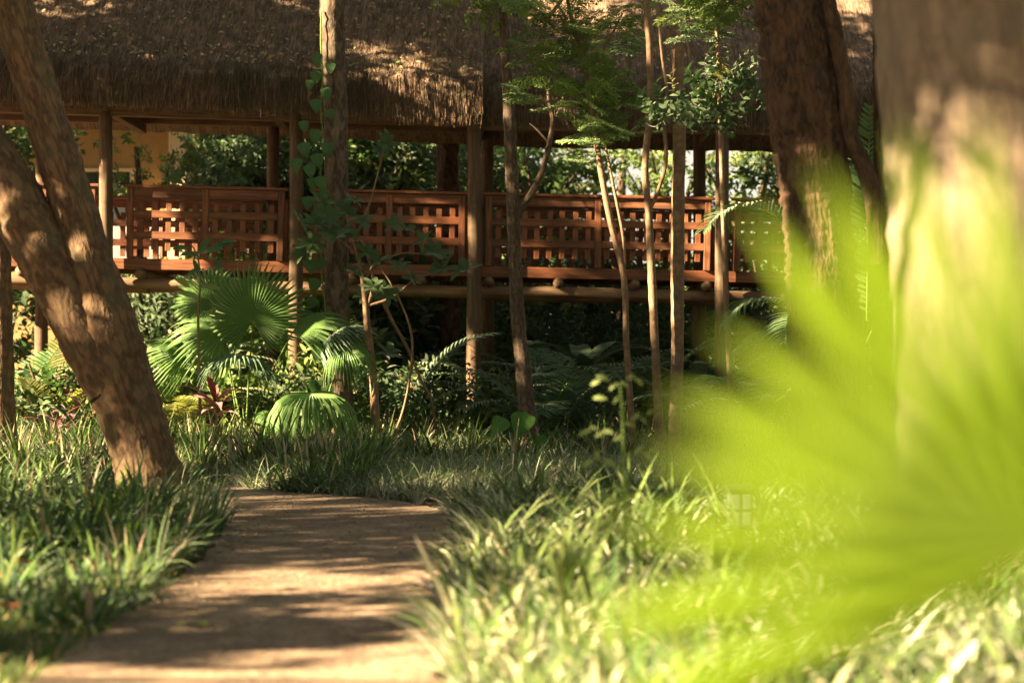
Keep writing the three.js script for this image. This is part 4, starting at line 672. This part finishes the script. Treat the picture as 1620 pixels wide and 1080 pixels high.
// leaf bank beside the path, lawn strip, far silver border and the wide bank opposite
for (let n = 0; n < 3200; n++) { const d = rr(9, 27), x = rr(-0.30 * d, -1.4), z = -d; if (nearPath(x, z, 0.1) || vn(x * 1.6 + 40, z * 1.1 + 90) < 0.26) continue; const edge = nearPath(x, z, 0.55); if (d < 11.3 && x < -2.25 && R() < 0.93) continue; plant(d > 18.3 ? 'green' : R() < 0.75 ? 'blue' : 'green', x, z, x > -3.9 && x < -2.3 && d < 17 && d > 14.6 ? rr(0.3, 0.5) : edge ? rr(0.5, 1.1) : rr(0.55, 1.35) * lerp(0.75, 1.2, vn(x * 0.8 + 20, z * 0.8 + 60))); }
for (let n = 0; n < 2600; n++) { const d = rr(6, 11.6), x = rr(-0.3 * d, -1.85), z = -d; if (nearPath(x, z, 0.03)) continue; plant('lawn', x, z, rr(0.6, 1.3)); }
for (let n = 0; n < 3900; n++) { const d = rr(14, 28.5), x = rr(-0.19 * d, 0.29 * d), z = -d; if (nearPath(x, z, 0.1)) continue; if (d > 21.5 && R() < 0.35) continue; plant(d < 20 + 2 * vn(x, z) ? 'silver' : R() < 0.4 ? 'silver' : 'green', x, z, rr(0.75, 1.15) * (d > 23 ? 1.15 : 1)); }
for (let n = 0; n < 3300; n++) { const d = 4.5 + 11.2 * Math.pow(R(), 0.8), x = rr(-0.5, 0.3 * d), z = -d; if (nearPath(x, z, 0.09) || vn(x * 1.5 + 70, z * 1.1 + 30) < 0.2) continue; plant(R() < 0.06 ? 'blue' : 'bank', x, z, rr(0.5, 1.2) * lerp(0.75, 1.2, vn(x * 0.9 + 25, z * 0.9 + 65))); }
const BN = { green: ['strap_grass', 'dense green strap-leaved grass covering the bank'], blue: ['bluish_strap_grass', 'blue-green strap-leaved grass in the shaded bank'], silver: ['variegated_grass', 'silvery variegated grass bordering the far side of the path'], bank: ['mixed_grass', 'mixed green and straw-coloured grass on the sunny bank'], lawn: ['short_grass', 'short thin lawn grass at the path edge'] };
for (const k in banks) banks[k].forEach((l, i) => { if (l.length) tag(copies(numbered(BN[k][0]), CL[k][i], M.grass, l, scene), BN[k][1] + ['', ', broader bladed', ', upright bladed', ', drier'][i], 'grass', null, 'stuff'); });
// tufts that stand out
function tuft(label, px, d, geos, s, group) { const x = (px - 810) / 3000 * d, t = mesh(numbered('grass_tuft'), geos, M.grass, scene); t.position.set(x, groundY(x, -d), -d); t.rotation.y = rr(0, 6.28); t.scale.setScalar(s); return tag(t, label, 'grass', group); }
tuft('big blue-green strap tuft with two pale broad blades at the path edge', 235, 10.9, clump(30, 0.5, 0.026, 0.55, [...cBlue, ...cBlue, ...cBlue, [0.55, 0.55, 0.4]], 0.9), 1);
tuft('blue-green strap tuft hanging over the path edge', 283, 11.9, clump(26, 0.42, 0.022, 0.8, [...cBlue, ...cBlue, [0.4, 0.42, 0.28]], 1), 1);
tuft('yellow-green tuft at the foot of the leaning tree', 305, 15.9, clump(24, 0.36, 0.02, 0.6, [[0.3, 0.38, 0.08], ...cPale], 0.8), 1);
tuft('upright pale blades standing at the bank edge over the path', 770, 10.8, clump(26, 0.38, 0.024, 0.6, [...cPale, ...cPale, ...cGreen], 0.7), 1);
tuft('tall bright tuft on the bank beside the path', 835, 9.6, clump(24, 0.55, 0.02, 0.5, [...cGreen, [0.3, 0.42, 0.1], ...cPale], 0.7), 1);
tuft('tuft of arching blades spilling onto the near path', 735, 8.4, clump(26, 0.5, 0.018, 0.95, [...cGreen, ...cPale.slice(1)], 1.3), 1);
tuft('pale tuft among the bank grass below the seedling', 930, 10.2, clump(24, 0.42, 0.022, 0.7, [...cPale, ...cGreen], 0.8), 1);
for (const [px, d] of [[470, 18.3], [545, 17.8], [610, 17.3], [675, 16.9], [715, 16.2], [395, 19.0], [735, 15.2]]) tuft('arching silvery grass tuft on the far edge of the path', px, d, clump(34, 0.42, 0.010, 1.0, [...cPale, ...cPale, ...cDry.slice(1, 2), ...cBlue], 1.6), 1, 'silvery tufts along the path');
{ // one broad dead blade leaning over the path
  const g = new Geo(); g.col = [0.5, 0.46, 0.34]; g.blade(V(0, 0, 0), V(-0.42, 1, 0), V(0.3, 0.4, 1), 0.62, 0.034, { seg: 8, bend: 0.15, fold: 0.2, prof: (t) => Math.pow(Math.max(0, 1 - t), 0.35) });
  const m = mesh('dead_blade', g.build(true), M.grass, scene); m.position.set((742 - 810) / 3000 * 8.6, groundY(-0.2, -8.6), -8.6); tag(m, 'broad straw-coloured blade leaning up over the path', 'dead blade');
}

// ---------------------------------------------------------------- lamps, fallen leaves and litter
reseed(97);
function bollard(label, x, z, s, lit) {
  const t = thing('garden_lamp', label, 'lamp', V(x, groundY(x, z) - 0.2, z), 'garden lamps');
  mesh('stake', new THREE.CylinderGeometry(0.028 * s, 0.028 * s, 0.3 * s, 12).translate(0, 0.15 * s, 0), M.black_metal, t);
  for (let k = 0; k < 3; k++) { mesh('glass', new THREE.CylinderGeometry(0.055 * s, 0.05 * s, 0.05 * s, 16).translate(0, (0.33 + k * 0.068) * s, 0), M.lamp_glass, t); mesh('louvre', new THREE.CylinderGeometry(0.065 * s, 0.075 * s, 0.016 * s, 16).translate(0, (0.366 + k * 0.068) * s, 0), M.black_metal, t); }
  mesh('cap', new THREE.LatheGeometry([[0, 0.05], [0.04, 0.042], [0.07, 0.016], [0.078, 0]].map(([a, b]) => new THREE.Vector2(a * s, b * s)).reverse(), 18).translate(0, 0.512 * s, 0), M.lamp_cap, t);
}
bollard('small round bollard lamp among the grass before the pink ti plant', (366 - 810) / 3000 * 21.5, -21.5, 0.85);
{ const x = (1138 - 810) / 3000 * 13.2, z = -13.2 + 1.2, t = thing('lantern', 'square garden lantern with pale panes half hidden in the bank grass', 'lamp', V(x, groundY(x, z) - 0.2, z), 'garden lamps');
  mesh('stake', new THREE.CylinderGeometry(0.02, 0.02, 0.42, 10).translate(0, 0.21, 0), M.black_metal, t);
  mesh('body', board(0.15, 0.24, 0.15).clone().translate(0, 0.54, 0), M.black_metal, t);
  for (const s of [-1, 1]) for (const k of [0, 1]) { mesh('pane', board(0.052, 0.09, 0.008).clone().translate(s * 0.036, 0.488 + k * 0.106, 0.075), M.lamp_glass, t); mesh('pane', board(0.008, 0.09, 0.052).clone().translate(-0.075, 0.488 + k * 0.106, s * 0.036), M.lamp_glass, t); }
  mesh('cap', board(0.19, 0.03, 0.19).clone().translate(0, 0.678, 0), M.black_metal, t); }
{
  const fl = (name, label, x, z, L, W, col, o, group, y = 0.03) => { const g = new Geo(); g.blade(V(0, 0, 0), V(1, 0.12, 0), V(0, 1, 0), L, W, { seg: 7, bend: 0.5, fold: 0.25, prof: oval, ...o }); const m = mesh(numbered(name), g.build(), new THREE.MeshStandardMaterial({ name: 'fallen_leaf', color: col, roughness: 0.75, map: veins, side: THREE.DoubleSide }), scene); m.position.set(x, y, z); m.rotation.y = rr(0, 6.28); return tag(m, label, 'leaf', group); };
  const a = fl('fallen_leaf', 'curled yellow-green leaf lying on the path', (275 - 810) / 3000 * 9.05, -9.05, 0.25, 0.05, lin(0.45, 0.5, 0.1), { wave: 0.3 }, null, 0.026); a.rotation.y = 0.1;
  for (const [px, d, s] of [[28, 10.7, 0.2], [6, 10.2, 0.19], [22, 8.9, 0.15]]) fl('fallen_leaf', 'large rust-brown dead leaf lying in the lawn', (px - 810) / 3000 * d, -d, s, s * 0.62, lin(0.36, 0.11, 0.04), { wave: 0.25 }, 'rust-brown dead leaves', 0.13);
  fl('fallen_leaf', 'small orange dead leaf caught in the grass behind the leaning tree', (88 - 810) / 3000 * 20.5, -20.5, 0.14, 0.08, lin(0.55, 0.25, 0.09), { wave: 0.2 }, null, 0.33);
  const lf = new Geo(); lf.blade(V(0, 0, 0), V(1, 0.15, 0), V(0, 1, 0), 1, 0.5, { seg: 3, bend: 0.6, fold: 0.3 }); const lg = lf.build(), L = [];
  for (let n = 0; n < 900; n++) { const d = rr(6, 20), k = R(), x = k < 0.3 ? rr(-2.4, -1.8) : rr(-0.3 * d, 0.3 * d), p = onPath(x, -d); if (p && R() < 0.4) continue; const q = new THREE.Quaternion().setFromEuler(new THREE.Euler(rr(-0.3, 0.3), rr(0, 6.28), rr(-0.3, 0.3))), c = R(); L.push([new THREE.Matrix4().compose(V(x, p ? 0.026 : groundY(x, -d) + 0.015, -d), q, V(1, 1, 1).multiplyScalar(p ? rr(0.012, 0.04) : rr(0.05, 0.12))), c < 0.6 ? lin(0.28, 0.13, 0.06) : c < 0.85 ? lin(0.4, 0.27, 0.14) : lin(0.4, 0.4, 0.08)]); }
  for (let n = 0; n < 260; n++) { const x = rr(-3.3, -2.45), z = rr(-16.6, -15.6), q = new THREE.Quaternion().setFromEuler(new THREE.Euler(rr(-0.3, 0.3), rr(0, 6.28), rr(-0.3, 0.3))); L.push([new THREE.Matrix4().compose(V(x, groundY(x, z) + rr(0.01, 0.05), z), q, V(1, 1, 1).multiplyScalar(rr(0.05, 0.1))), lin(0.34, 0.16, 0.07)]); }
  { const st = new THREE.IcosahedronGeometry(1, 0), P = []; for (let n = 0; n < 1500; n++) { const d = 6.5 + 11 * Math.pow(R(), 0.8), e = R() < 0.55, x = e ? (R() < 0.5 ? -1.95 + rr(-0.12, 0.16) : -0.36 + rr(-0.16, 0.12)) : rr(-2, -0.3); if (!onPath(x, -d)) continue; const r = rr(0.003, 0.009); P.push([new THREE.Matrix4().compose(V(x, 0.024, -d), new THREE.Quaternion().setFromEuler(new THREE.Euler(R() * 6, R() * 6, 0)), V(r, r * 0.7, r)), R() < 0.5 ? lin(0.3, 0.24, 0.18) : lin(0.12, 0.08, 0.05)]); } tag(copies('path_grit', st, M.straw, P, scene), 'small stones and soil crumbs scattered on the path', 'gravel', null, 'stuff'); }
  tag(copies('leaf_litter', lg, M.leaf, L, scene), 'small dead leaves scattered over path and soil', 'leaf litter', null, 'stuff');
}
renderer.render(scene, camera);
